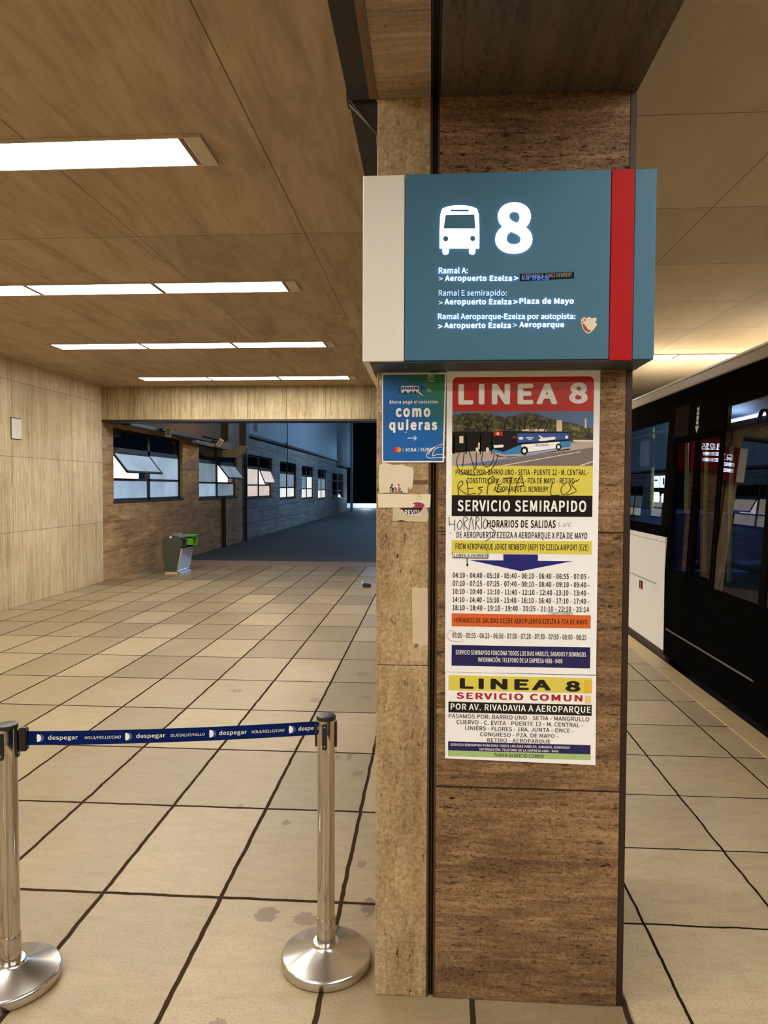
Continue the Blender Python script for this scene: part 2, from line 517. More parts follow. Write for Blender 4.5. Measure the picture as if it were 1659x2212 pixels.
M_duct = mat('duct_metal', srgb(170, 152, 116), 0.5)
M_duct_shaded = mat('duct_shaded_metal', srgb(72, 70, 70), 0.55)  # same duct metal, its shaded side put into the colour


# ------------------------------------------------------------------ mesh helpers
class MB:
    def __init__(s):
        s.b = bmesh.new()

    def box(s, x0, x1, y0, y1, z0, z1, bevel=0.0, seg=2):
        g = bmesh.ops.create_cube(s.b, size=1.0)
        vs = g['verts']
        for v in vs:
            v.co = Vector((x0 + (v.co.x + .5) * (x1 - x0), y0 + (v.co.y + .5) * (y1 - y0), z0 + (v.co.z + .5) * (z1 - z0)))
        if bevel:
            es = list({e for v in vs for e in v.link_edges})
            bmesh.ops.bevel(s.b, geom=es, offset=bevel, segments=seg, affect='EDGES', profile=0.5)
        return s

    def prism(s, pts0, pts1):
        """solid between two matching rings of points"""
        a = [s.b.verts.new(p) for p in pts0]
        c = [s.b.verts.new(p) for p in pts1]
        n = len(a)
        fs = [s.b.faces.new(a[::-1]), s.b.faces.new(c)]
        for i in range(n):
            fs.append(s.b.faces.new((a[i], a[(i + 1) % n], c[(i + 1) % n], c[i])))
        bmesh.ops.recalc_face_normals(s.b, faces=fs)
        return s

    def face(s, pts):
        s.b.faces.new([s.b.verts.new(p) for p in pts])
        return s

    def lathe(s, prof, centre, n=48):
        rings = []
        cx, cy = centre
        for (r_, z) in prof:
            if r_ <= 1e-6:
                rings.append([s.b.verts.new((cx, cy, z))])
            else:
                rings.append([s.b.verts.new((cx + r_ * math.cos(2 * PI * i / n), cy + r_ * math.sin(2 * PI * i / n), z)) for i in range(n)])
        fs = []
        for a, c in zip(rings, rings[1:]):
            for i in range(n):
                j = (i + 1) % n
                if len(a) == 1 and len(c) > 1:
                    fs.append(s.b.faces.new((a[0], c[j], c[i])))
                elif len(c) == 1 and len(a) > 1:
                    fs.append(s.b.faces.new((a[i], a[j], c[0])))
                elif len(a) > 1:
                    fs.append(s.b.faces.new((a[i], a[j], c[j], c[i])))
        bmesh.ops.recalc_face_normals(s.b, faces=fs)
        return s

    def tube(s, pts, r_, n=10):
        pts = [Vector(p) for p in pts]
        rings = []
        for i, p in enumerate(pts):
            d = (pts[min(i + 1, len(pts) - 1)] - pts[max(i - 1, 0)]).normalized()
            ref = Vector((0, 0, 1)) if abs(d.z) < 0.9 else Vector((1, 0, 0))
            u = d.cross(ref).normalized()
            v = d.cross(u)
            rings.append([s.b.verts.new(p + u * (r_ * math.cos(2 * PI * k / n)) + v * (r_ * math.sin(2 * PI * k / n))) for k in range(n)])
        fs = [s.b.faces.new(rings[0]), s.b.faces.new(rings[-1][::-1])]
        for a, c in zip(rings, rings[1:]):
            for k in range(n):
                fs.append(s.b.faces.new((a[k], a[(k + 1) % n], c[(k + 1) % n], c[k])))
        bmesh.ops.recalc_face_normals(s.b, faces=fs)
        return s


def put(name, mb, m, parent=None, smooth=False, kind=None, label=None):
    me = bpy.data.meshes.new(name)
    mb.b.to_mesh(me)
    mb.b.free()
    me.materials.append(m)
    if smooth:
        for p in me.polygons:
            p.use_smooth = True
        try:
            me.set_sharp_from_angle(angle=math.radians(38))
        except Exception:
            pass
    o = bpy.data.objects.new(name, me)
    COL.objects.link(o)
    if parent:
        root = parent
        inv = Matrix.Identity(4)
        chain = []
        while root:
            chain.append(root)
            root = root.parent
        for p in chain:
            if p.parent is None:
                inv = Matrix.Translation(-p.location)
        o.parent = parent
        o.matrix_parent_inverse = inv if parent.parent is None else Matrix.Identity(4)
    if kind:
        o['kind'] = kind
    if label:
        o['label'] = label
    return o


def tag(o, label, cat=None, group=None, kind=None):
    o['label'] = label
    if cat:
        o['category'] = cat
    if group:
        o['group'] = group
    if kind:
        o['kind'] = kind
    return o


def thing(name, loc, label, cat, group=None):
    o = bpy.data.objects.new(name, None)
    o.empty_display_size = 0.1
    o.location = loc
    COL.objects.link(o)
    return tag(o, label, cat, group)


def setting(name, loc, label):
    o = bpy.data.objects.new(name, None)
    o.location = loc
    COL.objects.link(o)
    return tag(o, label, None, None, 'structure')


def struct(name, mb, m, label, smooth=False):
    return tag(put(name, mb, m, None, smooth), label, None, None, 'structure')


def copy_tree(o, parent=None):
    c = o.copy()
    COL.objects.link(c)
    if parent:
        inv = o.matrix_parent_inverse.copy()
        c.parent = parent
        c.matrix_parent_inverse = inv
    for ch in o.children:
        copy_tree(ch, c)
    return c


# ------------------------------------------------------------------ lettering and flat print helpers
_tc = {}
FONT = None
try:                                   # the sans face that ships inside Blender; the built-in default serves if it is missing
    import os
    FONT = bpy.data.fonts.load(os.path.join(bpy.utils.system_resource('DATAFILES', path='fonts'), 'Noto Sans CJK Regular.woff2'))
except Exception:
    FONT = None


def glyphs(body, bold=0.0, shear=0.0):
    key = (body, bold, shear)
    if key not in _tc:
        cu = bpy.data.curves.new('t', 'FONT')
        cu.body = body
        if FONT:
            cu.font = FONT
        cu.shear = shear
        cu.space_character = 1 + 2.2 * bold
        cu.resolution_u = 8 if bold > .04 else 3
        ob = bpy.data.objects.new('t', cu)
        COL.objects.link(ob)
        bpy.context.view_layer.update()
        dg = bpy.context.evaluated_depsgraph_get()
        me = bpy.data.meshes.new_from_object(ob.evaluated_get(dg))
        vs = [v.co.copy() for v in me.vertices]
        fs = [tuple(p.vertices) for p in me.polygons]
        bold *= CAP[0]
        if bold:                       # heavier weight: the same outlines stamped a little to each side
            n0, v0, f0 = len(vs), vs, fs
            vs, fs = [], []
            dirs = ((-1, -1), (1, -1), (-1, 1), (1, 1)) if bold < .024 * CAP[0] else \
                ([(math.cos(PI * q_ / 12), 1.6 * math.sin(PI * q_ / 12)) for q_ in range(24)] + [(0, 0), (.5, 0), (-.5, 0), (0, .8), (0, -.8)] if bold > .04 * CAP[0]
                 else ((-1, -1), (1, -1), (-1, 1), (1, 1), (0, 0), (-1, 0), (1, 0), (0, 1), (0, -1)))
            for j, (a, b) in enumerate(dirs):
                vs += [v + Vector((a * bold, b * bold * .6, j * 1.0)) for v in v0]
                fs += [tuple(i + j * n0 for i in f) for f in f0]
        bpy.data.objects.remove(ob)
        bpy.data.curves.remove(cu)
        bpy.data.meshes.remove(me)
        _tc[key] = (vs, fs)
    return _tc[key]


CAP = [1.0]
_h, _ = glyphs('H')
CAP[0] = (max(v.y for v in _h) - min(v.y for v in _h)) / .714


def cap_height(bold):
    vs, _ = glyphs('H', bold)
    return min(v.y for v in vs), max(v.y for v in vs)


class Art:
    """flat artwork in its own units; place(u, v, d) gives the world point d metres proud of the sheet"""
    def __init__(s, place):
        s.place = place

    def text(s, mb, body, box, d, bold=0.0, thick=0.0, fit='cap', shear=0.0, tilt=0.0):
        u0, v0, u1, v1 = box
        vs, fs = glyphs(body, bold, shear)
        x0, x1 = min(v.x for v in vs), max(v.x for v in vs)
        if fit == 'cap':
            y0, y1 = cap_height(bold)
        else:
            y0, y1 = min(v.y for v in vs), max(v.y for v in vs)
        def mapv(v, dd):
            uu = u0 + (v.x - x0) / (x1 - x0) * (u1 - u0)
            vv = v1 - (v.y - y0) / (y1 - y0) * (v1 - v0) + tilt * (uu - u0)
            return s.place(uu, vv, dd + v.z * 2e-5)
        nv = [mb.b.verts.new(mapv(v, d)) for v in vs]
        ff = []
        for f in fs:
            try:
                ff.append(mb.b.faces.new([nv[i] for i in f]))
            except ValueError:
                pass
        if thick:
            back = [mb.b.verts.new(mapv(v, d - thick)) for v in vs]
            edges = {}
            for f in fs:
                for a, b in zip(f, f[1:] + f[:1]):
                    edges[(a, b)] = edges.get((a, b), 0) + 1
            for (a, b) in edges:
                if (b, a) not in edges:
                    try:
                        mb.b.faces.new((nv[b], nv[a], back[a], back[b]))
                    except ValueError:
                        pass
        return mb

    def poly(s, mb, pts, d, thick=0.0):
        if thick:
            return mb.prism([s.place(u, v, d - thick) for u, v in pts], [s.place(u, v, d) for u, v in pts])
        return mb.face([s.place(u, v, d) for u, v in pts])

    def rect(s, mb, u0, v0, u1, v1, d, thick=0.0, rad=0.0):
        return s.poly(mb, rrect(u0, v0, u1, v1, rad), d, thick)

    def disc(s, mb, u, v, ru, rv, d, n=24, thick=0.0):
        return s.poly(mb, [(u + ru * math.cos(2 * PI * i / n), v - rv * math.sin(2 * PI * i / n)) for i in range(n)], d, thick)

    def stroke(s, mb, pts, width, d):
        """marker line through points"""
        n = len(pts)
        L, R = [], []
        for i in range(n):
            a, b = pts[max(i - 1, 0)], pts[min(i + 1, n - 1)]
            dx, dy = b[0] - a[0], b[1] - a[1]
            ln = math.hypot(dx, dy) or 1
            nx, ny = -dy / ln * width / 2, dx / ln * width / 2
            L.append(mb.b.verts.new(s.place(pts[i][0] + nx, pts[i][1] + ny, d)))
            R.append(mb.b.verts.new(s.place(pts[i][0] - nx, pts[i][1] - ny, d)))
        for i in range(n - 1):
            mb.b.faces.new((L[i], L[i + 1], R[i + 1], R[i]))
        return mb


def rrect(u0, v0, u1, v1, rad=0.0, n=6):
    if rad <= 0:
        return [(u0, v1), (u1, v1), (u1, v0), (u0, v0)]
    pts = []
    for cx, cy, a0 in ((u1 - rad, v1 - rad, -90), (u1 - rad, v0 + rad, 0), (u0 + rad, v0 + rad, 90), (u0 + rad, v1 - rad, 180)):
        for i in range(n + 1):
            a = math.radians(a0 + 90 * i / n)
            pts.append((cx + rad * math.cos(a), cy - rad * math.sin(a)))
    return pts


def smoothline(pts, k=6):
    """Catmull-Rom through the points"""
    out = []
    P = [pts[0]] + list(pts) + [pts[-1]]
    for i in range(1, len(P) - 2):
        p0, p1, p2, p3 = P[i - 1], P[i], P[i + 1], P[i + 2]
        for j in range(k):
            t_ = j / k
            out.append(tuple(0.5 * (2 * p1[c] + (p2[c] - p0[c]) * t_ + (2 * p0[c] - 5 * p1[c] + 4 * p2[c] - p3[c]) * t_ ** 2
                                    + (3 * p1[c] - p0[c] - 3 * p2[c] + p3[c]) * t_ ** 3) for c in (0, 1)))
    out.append(pts[-1])
    return out


# ================================================================== SETTING
WX = -5.78      # hall wall
CZ = 3.44       # ceiling
struct('floor', MB().box(WX - .1, 0.66, -8, 14.85, -0.2, 0), M_floor, 'pale stone tile floor of the hall')
struct('floor_platform', MB().box(0.66, 2.12, -8, 24, -0.2, 0), M_floor_right, 'stone tile floor of the bus platform')
struct('kerb', MB().box(2.12, 2.30, -8, 24, -0.25, 0.004, 0.008), M_kerb, 'pale kerb stone edge along the bus bay')
struct('road_bus_bay', MB().box(2.30, 9, -8, 40, -0.4, -0.17), M_road, 'dark road of the bus bay')
struct('road_kerb', MB().box(WX - .1, 0.66, 14.85, 15.75, -0.2, 0.002), mat('worn_pink_stone', srgb(150, 122, 104), 0.7), 'worn stone threshold strip where tiles end')
struct('road_yard', MB().box(-9, 0.66, 15.75, 75, -0.2, 0.0), M_asphalt, 'dark asphalt yard beyond the hall')
struct('wall_left', MB().box(WX - .3, WX, -8, 12.08, 0, CZ), M_wall_left, 'travertine hall wall with upright veins')
struct('wall_back', MB().box(WX, 9, -8.2, -8, 0, CZ), M_wall_left, 'unseen travertine wall added behind the viewer for bounced light')  # out of view, put in to bounce light back into the hall
struct('ceiling', MB().box(WX - .3, -0.37, -8, 12.5, CZ, CZ + .15), M_ceiling, 'brown board ceiling over the hall')
struct('ceiling_platform', MB().box(0.64, 9, -8, 24, CZ, CZ + .15), M_ceiling_right, 'smooth beige ceiling over the bus bay')
bm_ = setting('beam_end', (-2.6, 12.3, 2.85), 'travertine beam across the hall end above the yard opening')
put('beam_face', MB().box(WX - .1, -0.21, 12.08, 12.45, 2.86, CZ), M_beam_end, bm_)
put('soffit_edge', MB().box(WX - .1, -0.21, 12.07, 12.46, 2.825, 2.86), M_dark_steel, bm_)

# beam over the pillar row
bm2 = setting('beam_row', (0.23, 2, 2.94), 'stone-clad beam running along the pillar row towards the viewer')
put('beam_core', MB().box(-0.17, 0.63, -8, 12.75, 2.96, CZ + .1), M_core, bm2)
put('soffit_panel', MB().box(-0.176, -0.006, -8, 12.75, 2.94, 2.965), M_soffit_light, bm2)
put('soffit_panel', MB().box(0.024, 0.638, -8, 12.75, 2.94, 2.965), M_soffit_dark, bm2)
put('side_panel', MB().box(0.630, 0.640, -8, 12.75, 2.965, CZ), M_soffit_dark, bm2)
put('edge_strip', MB().box(-0.203, -0.180, -8, 2.30, 2.945, 2.985).box(-0.181, -0.1765, -8, 2.30, 2.936, 2.95), M_concrete, bm2)
put('joint_rail', MB().box(-0.004, 0.000, -8, 2.29, 2.942, 2.96).box(0.018, 0.022, -8, 2.29, 2.942, 2.96), M_dark_steel, bm2)
put('channel', MB().box(-0.372, -0.17, -8, 12.75, CZ - 0.03, CZ + .1), M_dark_steel, bm2, label='brown-black strip painted for the unlit channel between ceiling and beam')  # shade of the recess put into a flush brown-black box


def pillar(name, loc_y, label, dup=None):
    dy = loc_y - 2.29
    p = setting(name, (0.23, loc_y + .4, 0), label)
    Y0, Y1 = loc_y, loc_y + 0.82
    put('core', MB().box(-0.165, 0.625, Y0 + .02, Y1, 0, 2.94), M_core, p)
    put('narrow_slab', MB().box(-0.176, -0.0055, Y0, Y1, 1.1145, 2.94, .003).box(-0.176, -0.0055, Y0, Y1, 0, 1.1125, .003), M_slab_light, p, label='paler narrow stone slab')
    put('wide_slab', MB().box(0.0235, 0.617, Y0, Y1, 0, 2.94, .003), M_slab_dark, p, label='brown pitted wide stone slab')
    put('joint_rail', MB().box(-0.005, 0.001, Y0 + .004, Y0 + .03, 0, 2.94).box(0.0175, 0.023, Y0 + .002, Y0 + .03, 0, 2.94)
        .box(0.0085, 0.0105, Y0 + .012, Y0 + .03, 0, 2.94), M_rail, p)
    put('edge_angle', MB().box(0.6175, 0.638, Y0 + .003, Y1, 0, 2.94, .002), M_edge, p, label='rusty dark edge angle')
    return p


pillar('pillar', 2.29, 'stone-clad pillar carrying the teal sign and the posters')
pillar('pillar_next', 11.9, 'stone-clad pillar carrying the maroon sign')

# ---------------- yard wall with windows (beyond the end beam)
win = [  # y0, y1, sill, head
    (12.52, 16.12, 1.41, 2.77), (17.28, 20.74, 1.38, 2.74), (21.97, 25.45, 1.32, 2.72),
    (26.79, 30.07, 1.22, 2.67), (31.39, 34.67, 1.14, 2.64), (35.97, 39.05, 1.06, 2.60), (41.3, 46.6, 0.98, 2.5)]


def wall_run(name, m, ws, y0, y1, top, label):
    b = MB()
    cur = y0
    for (a, c, s_, h_) in ws:
        b.box(WX - .3, WX, cur, a, 0, top)
        b.box(WX - .3, WX, a, c, 0, s_)
        b.box(WX - .3, WX, a, c, h_, top)
        cur = c
    b.box(WX - .3, WX, cur, y1, 0, top)
    return struct(name, b, m, label)


wall_run('wall_yard', M_wall_window, win[:2], 12.08, 21.3, 4.6, 'brown pitted stone wall with the first yard windows')
wall_run('wall_corridor', M_wall_corr, win[2:], 21.3, 48.5, 3.3, 'grey block wall of the yard receding into the dark')
up_ = setting('wall_upper', (WX, 35, 3.3), 'pale clad upper storey of the yard wall')
ub = MB()
for i in range(9):
    ub.box(WX - .3, WX + .04, 21.3 + i * 3.02, 21.3 + (i + 1) * 3.02 - .03, 3.36, 7)
put('cladding', ub, M_panel_blue, up_)
put('ledge', MB().box(WX - .3, WX + .10, 21.3, 48.5, 3.28, 3.36), M_dark_steel, up_)
put('window_slot', MB().box(WX + .03, WX + .05, 22.6, 23.1, 3.5, 6), M_winframe, up_)
struct('wall_far_block', MB().box(WX - .6, WX + .25, 43.5, 48.5, 3.0, 8), M_fascia_grey, 'dim rendered block at the far end of the yard wall')
struct('wall_far_low', MB().box(-9, 3, 56, 56.4, 0, 0.36), mat('white_low_wall', srgb(215, 222, 228), 0.7), 'low white wall at the dark end of the yard')
lamp('low_wall_lamp', 'POINT', (-5.0, 54.6, 0.9), 60, (0.62, 0.82, 1.0), 0.2)
struct('backdrop_far_dark', MB().box(-14, 8, 75, 75.3, 0, 12), mat('night_dark_paint', srgb(10, 11, 13), 0.9), 'near-black sheet painted as the dark beyond the yard')  # near-black colour stands in for the night void past the yard
struct('trim_fascia', MB().box(WX, WX + .12, 12.46, 19.5, 2.95, 4.2).box(WX, WX + .18, 12.46, 17.0, 2.86, 2.95), M_concrete, 'brown concrete fascia above the first yard windows')


def window(idx, w_, label, panes, open_=None, dark_head=True):
    y0, y1, s_, h_ = w_
    r_ = setting('window_%d' % idx, (WX, (y0 + y1) / 2, s_), label)
    xf0, xf1 = WX - .14, WX - .07
    ym = (y0 + y1) / 2
    H = h_ - s_
    z1, z2 = s_ + .30 * H, s_ + .71 * H
    f = MB()
    t_ = 0.05
    for (a, b, c, d) in ((y0, y1, s_, s_ + t_), (y0, y1, h_ - t_, h_), (y0, y1, z1 - t_ / 2, z1 + t_ / 2), (y0, y1, z2 - t_, z2 + t_ * .8),
                         (y0, y0 + t_, s_, h_), (y1 - t_, y1, s_, h_), (ym - t_, ym + t_, s_, h_)):
        f.box(xf0, xf1, a, b, c, d)
    put('frame', f, M_winframe, r_)
    put('sill', MB().box(WX - .2, WX + .015, y0 - .03, y1 + .05, s_ - .03, s_ + .004), M_dark_steel, r_)
    k = 0
    for row, (a, b) in enumerate(((s_ + t_, z1 - t_ / 2), (z1 + t_ / 2, z2 - t_), (z2 + t_ * .8, h_ - t_))):
        for c_, (p, q) in enumerate(((y0 + t_, ym - t_), (ym + t_, y1 - t_))):
            m = panes[k]
            k += 1
            if open_ and row == 1 and c_ == open_[0]:
                put('backing', MB().box(WX - .29, WX - .27, p, q, a, b), M_room_lit, r_, label='lit room seen through the gap')
                ang = math.radians(open_[1])
                L = (b - a)
                dx, dz = math.sin(ang) * L, math.cos(ang) * L
                X0 = WX - .06
                nrm = Vector((math.cos(ang), 0, math.sin(ang)))
                def pt(tt, yy, off):
                    v_ = Vector((X0 + dx * tt, yy, b - dz * tt)) + nrm * off
                    return tuple(v_)
                sf = MB()
                e = .04 / L
                for (t0, t1, ya, yb) in ((0, e, p, q), (1 - e, 1, p, q), (0, 1, p, p + .045), (0, 1, q - .045, q)):
                    sf.prism([pt(t0, ya, -.015), pt(t0, yb, -.015), pt(t1, yb, -.015), pt(t1, ya, -.015)],
                             [pt(t0, ya, .015), pt(t0, yb, .015), pt(t1, yb, .015), pt(t1, ya, .015)])
                so = put('sash', sf, M_winframe, r_, label='sash tilted open')
                gl = MB().prism([pt(e, p + .04, -.006), pt(e, q - .04, -.006), pt(1 - e, q - .04, -.006), pt(1 - e, p + .04, -.006)],
                                [pt(e, p + .04, .006), pt(e, q - .04, .006), pt(1 - e, q - .04, .006), pt(1 - e, p + .04, .006)])
                go = put('pane', gl, m, so)
                go.matrix_parent_inverse = Matrix.Identity(4)
            else:
                put('pane', MB().box(WX - .12, WX - .10, p, q, a, b), m, r_)
    return r_


C, D, Wm, Wt, K = M_frost_cool, M_frost_dim, M_frost_warm, M_frost_white, M_darkglass
window(1, win[0], 'frosted yard window nearest the hall with one sash tilted open', [C, C, C, C, K, K], (0, 38))
window(2, win[1], 'frosted yard window below the air duct with one sash open', [C, D, D, D, K, K], (1, 38))
window(3, win[2], 'warm lit yard window just past the duct', [Wm, Wm, Wm, Wm, K, K], (1, 22))
window(4, win[3], 'greenish white lit yard window behind the hanging cable', [Wt, Wt, D, D, K, K])
window(5, win[4], 'white lit yard window, fifth from the hall', [Wt, Wt, D, Wt, K, K])
window(6, win[5], 'white lit yard window, sixth from the hall', [Wt, Wt, D, D, K, K])
window(7, win[6], 'unlit last yard window at the dark end', [K, K, K, K, K, K])

# ================================================================== CEILING LIGHTS
def strip_light(name, x_right, n, yc, label, group, direction=-1, wid=0.29, seg=1.135):
    r_ = thing(name, (x_right, yc, CZ), label, 'ceiling light', group)
    y0, y1 = yc - wid / 2, yc + wid / 2
    fr = MB()
    tot = n * seg
    xa, xb = (x_right - tot, x_right) if direction < 0 else (x_right, x_right + tot)
    fr.box(xa - .01, xb + .01, y0 - .012, y0, CZ - .016, CZ + .001)
    fr.box(xa - .01, xb + .01, y1, y1 + .012, CZ - .016, CZ + .001)
    put('frame', fr, M_lightframe, r_)
    sp = MB()
    for i in range(n + 1):
        x = xa + i * seg
        sp.box(x - .02, x + .02, y0, y1, CZ - .014, CZ + .001)
    put('divider', sp, M_sepframe, r_)
    if direction < 0:
        put('end_cap', MB().box(xb + .012, xb + .10, y0 - .01, y1 + .01, CZ - .018, CZ + .001, .003), M_lightframe, r_)
    for i in range(n):
        x = xa + i * seg
        put('diffuser', MB().box(x + .02, x + seg - .02, y0, y1, CZ - .012, CZ - .002), M_diff, r_)
    return r_


G = 'strip lights in the hall ceiling'
strip_light('ceiling_light', -1.245, 3, 3.63, 'lit strip light in the hall ceiling nearest the viewer', G)
strip_light('ceiling_light', -1.25, 3, 6.08, 'lit three-panel strip light, second row along the hall ceiling', G)
strip_light('ceiling_light', -1.28, 3, 8.56, 'lit three-panel strip light, third row along the hall ceiling', G)
strip_light('ceiling_light', -1.29, 3, 11.18, 'lit three-panel strip light just before the end beam', G)
strip_light('ceiling_light', -1.25, 3, 1.18, 'lit strip light above and just ahead of the viewer', G)
strip_light('ceiling_light', -1.25, 3, -1.27, 'lit strip light just behind the viewer', G)
strip_light('ceiling_light', -1.25, 3, -3.72, 'lit strip light well behind the viewer', G)
strip_light('ceiling_light', -1.25, 3, -6.17, 'unseen added strip light near the wall behind the viewer', G)  # extra row added to boost the light on the pillar front
G2 = 'strip lights over the bus bay'
strip_light('ceiling_light', 0.95, 4, 9.60, 'lit strip light seen between the teal sign and the bus roof', G2, 1, 0.28)
strip_light('ceiling_light', 4.05, 3, 8.0, 'lit strip light over the bus roof beside its roof unit', G2, 1, 0.28)
strip_light('ceiling_light', 0.95, 3, 0.9, 'unseen added strip light over the platform beside the viewer', G2, 1, 0.28)  # unseen platform rows from here on, added to brighten pillar and platform
strip_light('ceiling_light', 0.95, 3, -1.5, 'unseen added strip light over the platform just behind the viewer', G2, 1, 0.28)
strip_light('ceiling_light', 0.95, 3, -3.9, 'unseen added strip light over the platform well behind the viewer', G2, 1, 0.28)

# ================================================================== SIGN BOXES
def sign_place(y):
    def f(u, v, d):
        vt, vb = 100 - .0283 * (u - 8), 1110 - .006 * (u - 8)
        return (-0.206 + (u - 8) * 5.377e-4, y - d, 2.625 - (v - vt) / (vb - vt) * 0.55)
    return f


def bus_icon(A, mb_white, mb_dark, u0, v0, u1, v1, d, thick):
    """front view of a bus in the box"""
    X = lambda a: u0 + a * (u1 - u0)
    Yv = lambda a: v0 + a * (v1 - v0)
    body = []
    for a in range(0, 10):
        f = a / 9
        body.append((X(0.06 + .88 * f), Yv(0.075 - 0.075 * math.sin(PI * f) ** 0.7)))
    body += [(X(.985), Yv(.20)), (X(1), Yv(.52)), (X(1), Yv(.875)), (X(0), Yv(.875)), (X(0), Yv(.52)), (X(.015), Yv(.20))]
    A.poly(mb_white, body, d, thick)
    for a in (0.075, 0.745):
        A.rect(mb_white, X(a), Yv(.85), X(a + .16), Yv(1), d - .0002, thick, (u1 - u0) * .07)
    e = d + .0006
    A.poly(mb_dark, [(X(.10), Yv(.475)), (X(.90), Yv(.475)), (X(.87), Yv(.19)), (X(.15), Yv(.20))], e)
    A.rect(mb_dark, X(.28), Yv(.095), X(.73), Yv(.13), e, 0, (u1 - u0) * .015)
    A.disc(mb_dark, X(.155), Yv(.685), (u1 - u0) * .065, (v1 - v0) * .055, e)
    A.disc(mb_dark, X(.835), Yv(.68), (u1 - u0) * .065, (v1 - v0) * .055, e)


def sign_box(yf, label, main, stripe, right_panel):
    r_ = thing('route_sign', (0.22, yf + .08, 2.075), label, 'sign')
    Z0, Z1 = 2.075, 2.625
    put('white_panel', MB().box(-0.206, -0.0815, yf, yf + .165, Z0, Z1, .003).box(-0.206, -0.189, yf + .16, yf + .76, Z0, Z1), M_cream, r_, label='cream end panel')
    put('main_panel', MB().box(-0.0795, 0.5195, yf, yf + .165, Z0 + .002, Z1, .002), main, r_, label='painted text panel')
    put('stripe_panel', MB().box(0.5215, 0.5875, yf, yf + .165, Z0 - .002, Z1, .002), stripe, r_, label='coloured stripe panel')
    put('end_panel', MB().box(0.5880, 0.650, yf, yf + .165, Z0, Z1, .003).box(0.642, 0.650, yf + .16, yf + .76, Z0, Z1), right_panel, r_)
    put('underside', MB().box(-0.185, 0.64, yf + .006, yf + .165, Z0 - .004, Z0 + .001), M_under, r_)
    return r_


SY = 2.12
sign = sign_box(SY, 'teal bus sign with a lit bus symbol and 8 on the near pillar', M_teal, M_red, M_teal)
A = Art(sign_place(SY))
wh, dk = MB(), MB()
bus_icon(A, wh, dk, 433, 261, 650, 527, .005, .004)
put('bus_symbol', wh, M_lit_big, sign, label='lit white bus symbol')
put('bus_symbol_cutout', dk, M_teal, sign)
mb = MB()
A.text(mb, '8', (737, 245, 938, 522), .005, 0.041, .004, 'bbox')
put('numeral', mb, M_lit_big, sign, label='lit white numeral 8')
mb, md = MB(), MB()
D0, TH = .0035, .003
BO = 0.02
A.text(mb, 'Ramal A:', (430, 598, 588, 628), D0, 0.002, TH)
A.text(md, '>', (430, 648, 452, 668), D0, 0, TH, 'bbox')
A.text(mb, 'Aeropuerto Ezeiza', (465, 641, 830, 669), D0, BO, TH)
A.text(mb, '>', (842, 645, 864, 666), D0, .004, TH, 'bbox')
A.text(md, 'Ramal E semirapido:', (430, 721, 802, 750), D0, 0.0, TH)
A.text(md, '>', (430, 779, 452, 799), D0, 0, TH, 'bbox')
A.text(mb, 'Aeropuerto Ezeiza', (463, 769, 828, 798), D0, BO, TH)
A.text(mb, '>', (840, 774, 863, 795), D0, .004, TH, 'bbox')
A.text(mb, 'Plaza de Mayo', (873, 765, 1165, 794), D0, BO, TH)
A.text(mb, 'Ramal Aeroparque-Ezeiza por autopista:', (428, 849, 1175, 878), D0, 0.002, TH)
A.text(mb, '>', (428, 908, 451, 929), D0, .004, TH, 'bbox')
A.text(mb, 'Aeropuerto Ezeiza', (462, 898, 826, 927), D0, BO, TH)
A.text(md, '>', (838, 902, 860, 922), D0, 0, TH, 'bbox')
A.text(mb, 'Aeroparque', (873, 895, 1115, 923), D0, BO, TH)
put('lettering', mb, M_lit, sign, label='bright backlit route lettering')
put('lettering_dim', md, M_lit_dim, sign, label='dimmer backlit route lettering')

tape = thing('tape_patch', (0.3, SY, 2.3), 'black tape patch pasted over a destination on the teal sign', 'sticker')
mb = MB()
A.poly(mb, [(876, 670), (1166, 655), (1165, 620), (872, 632)], .0012, .001)
put('tape_sheet', mb, mat('black_tape', srgb(14, 12, 16), 0.4, spec=.1), tape)
mb = MB()
A.text(mb, 'AEROPARQUE JORGE NEWBERY', (882, 636, 1154, 658), .0018, .008, 0, 'cap', 0, -.042)
put('lettering', mb, mat('tape_print', srgb(150, 136, 128), 0.5), tape)
mb = MB()
A.text(mb, 'La Boca', (886, 638, 1028, 664), .0024, .02)
put('covered_lettering', mb, M_lit_blue, tape, label='covered words glowing blue through the tape')

st = thing('crest_sticker', (0.45, SY, 2.17), 'small torn shield crest sticker in red and white on the teal sign', 'sticker')
mb = MB()
A.poly(mb, smoothline([(1206, 882), (1222, 868), (1236, 874), (1250, 866), (1262, 874), (1285, 871), (1290, 884), (1283, 896), (1293, 908), (1282, 925), (1268, 944),
                       (1245, 958), (1222, 940), (1210, 912), (1206, 882)], 3)[:-1], .0012, .001)
put('paper', mb, M_paper2, st)
mb = MB()
A.poly(mb, [(1211, 905), (1222, 905), (1238, 925), (1243, 936), (1262, 942), (1247, 953), (1226, 938)], .0018)
A.poly(mb, [(1210, 893), (1218, 890), (1216, 903)], .0018)
A.poly(mb, [(1218, 882), (1236, 880), (1230, 887), (1222, 888)], .0018)
put('red_print', mb, mat('sticker_red', srgb(142, 52, 44), 0.5), st)

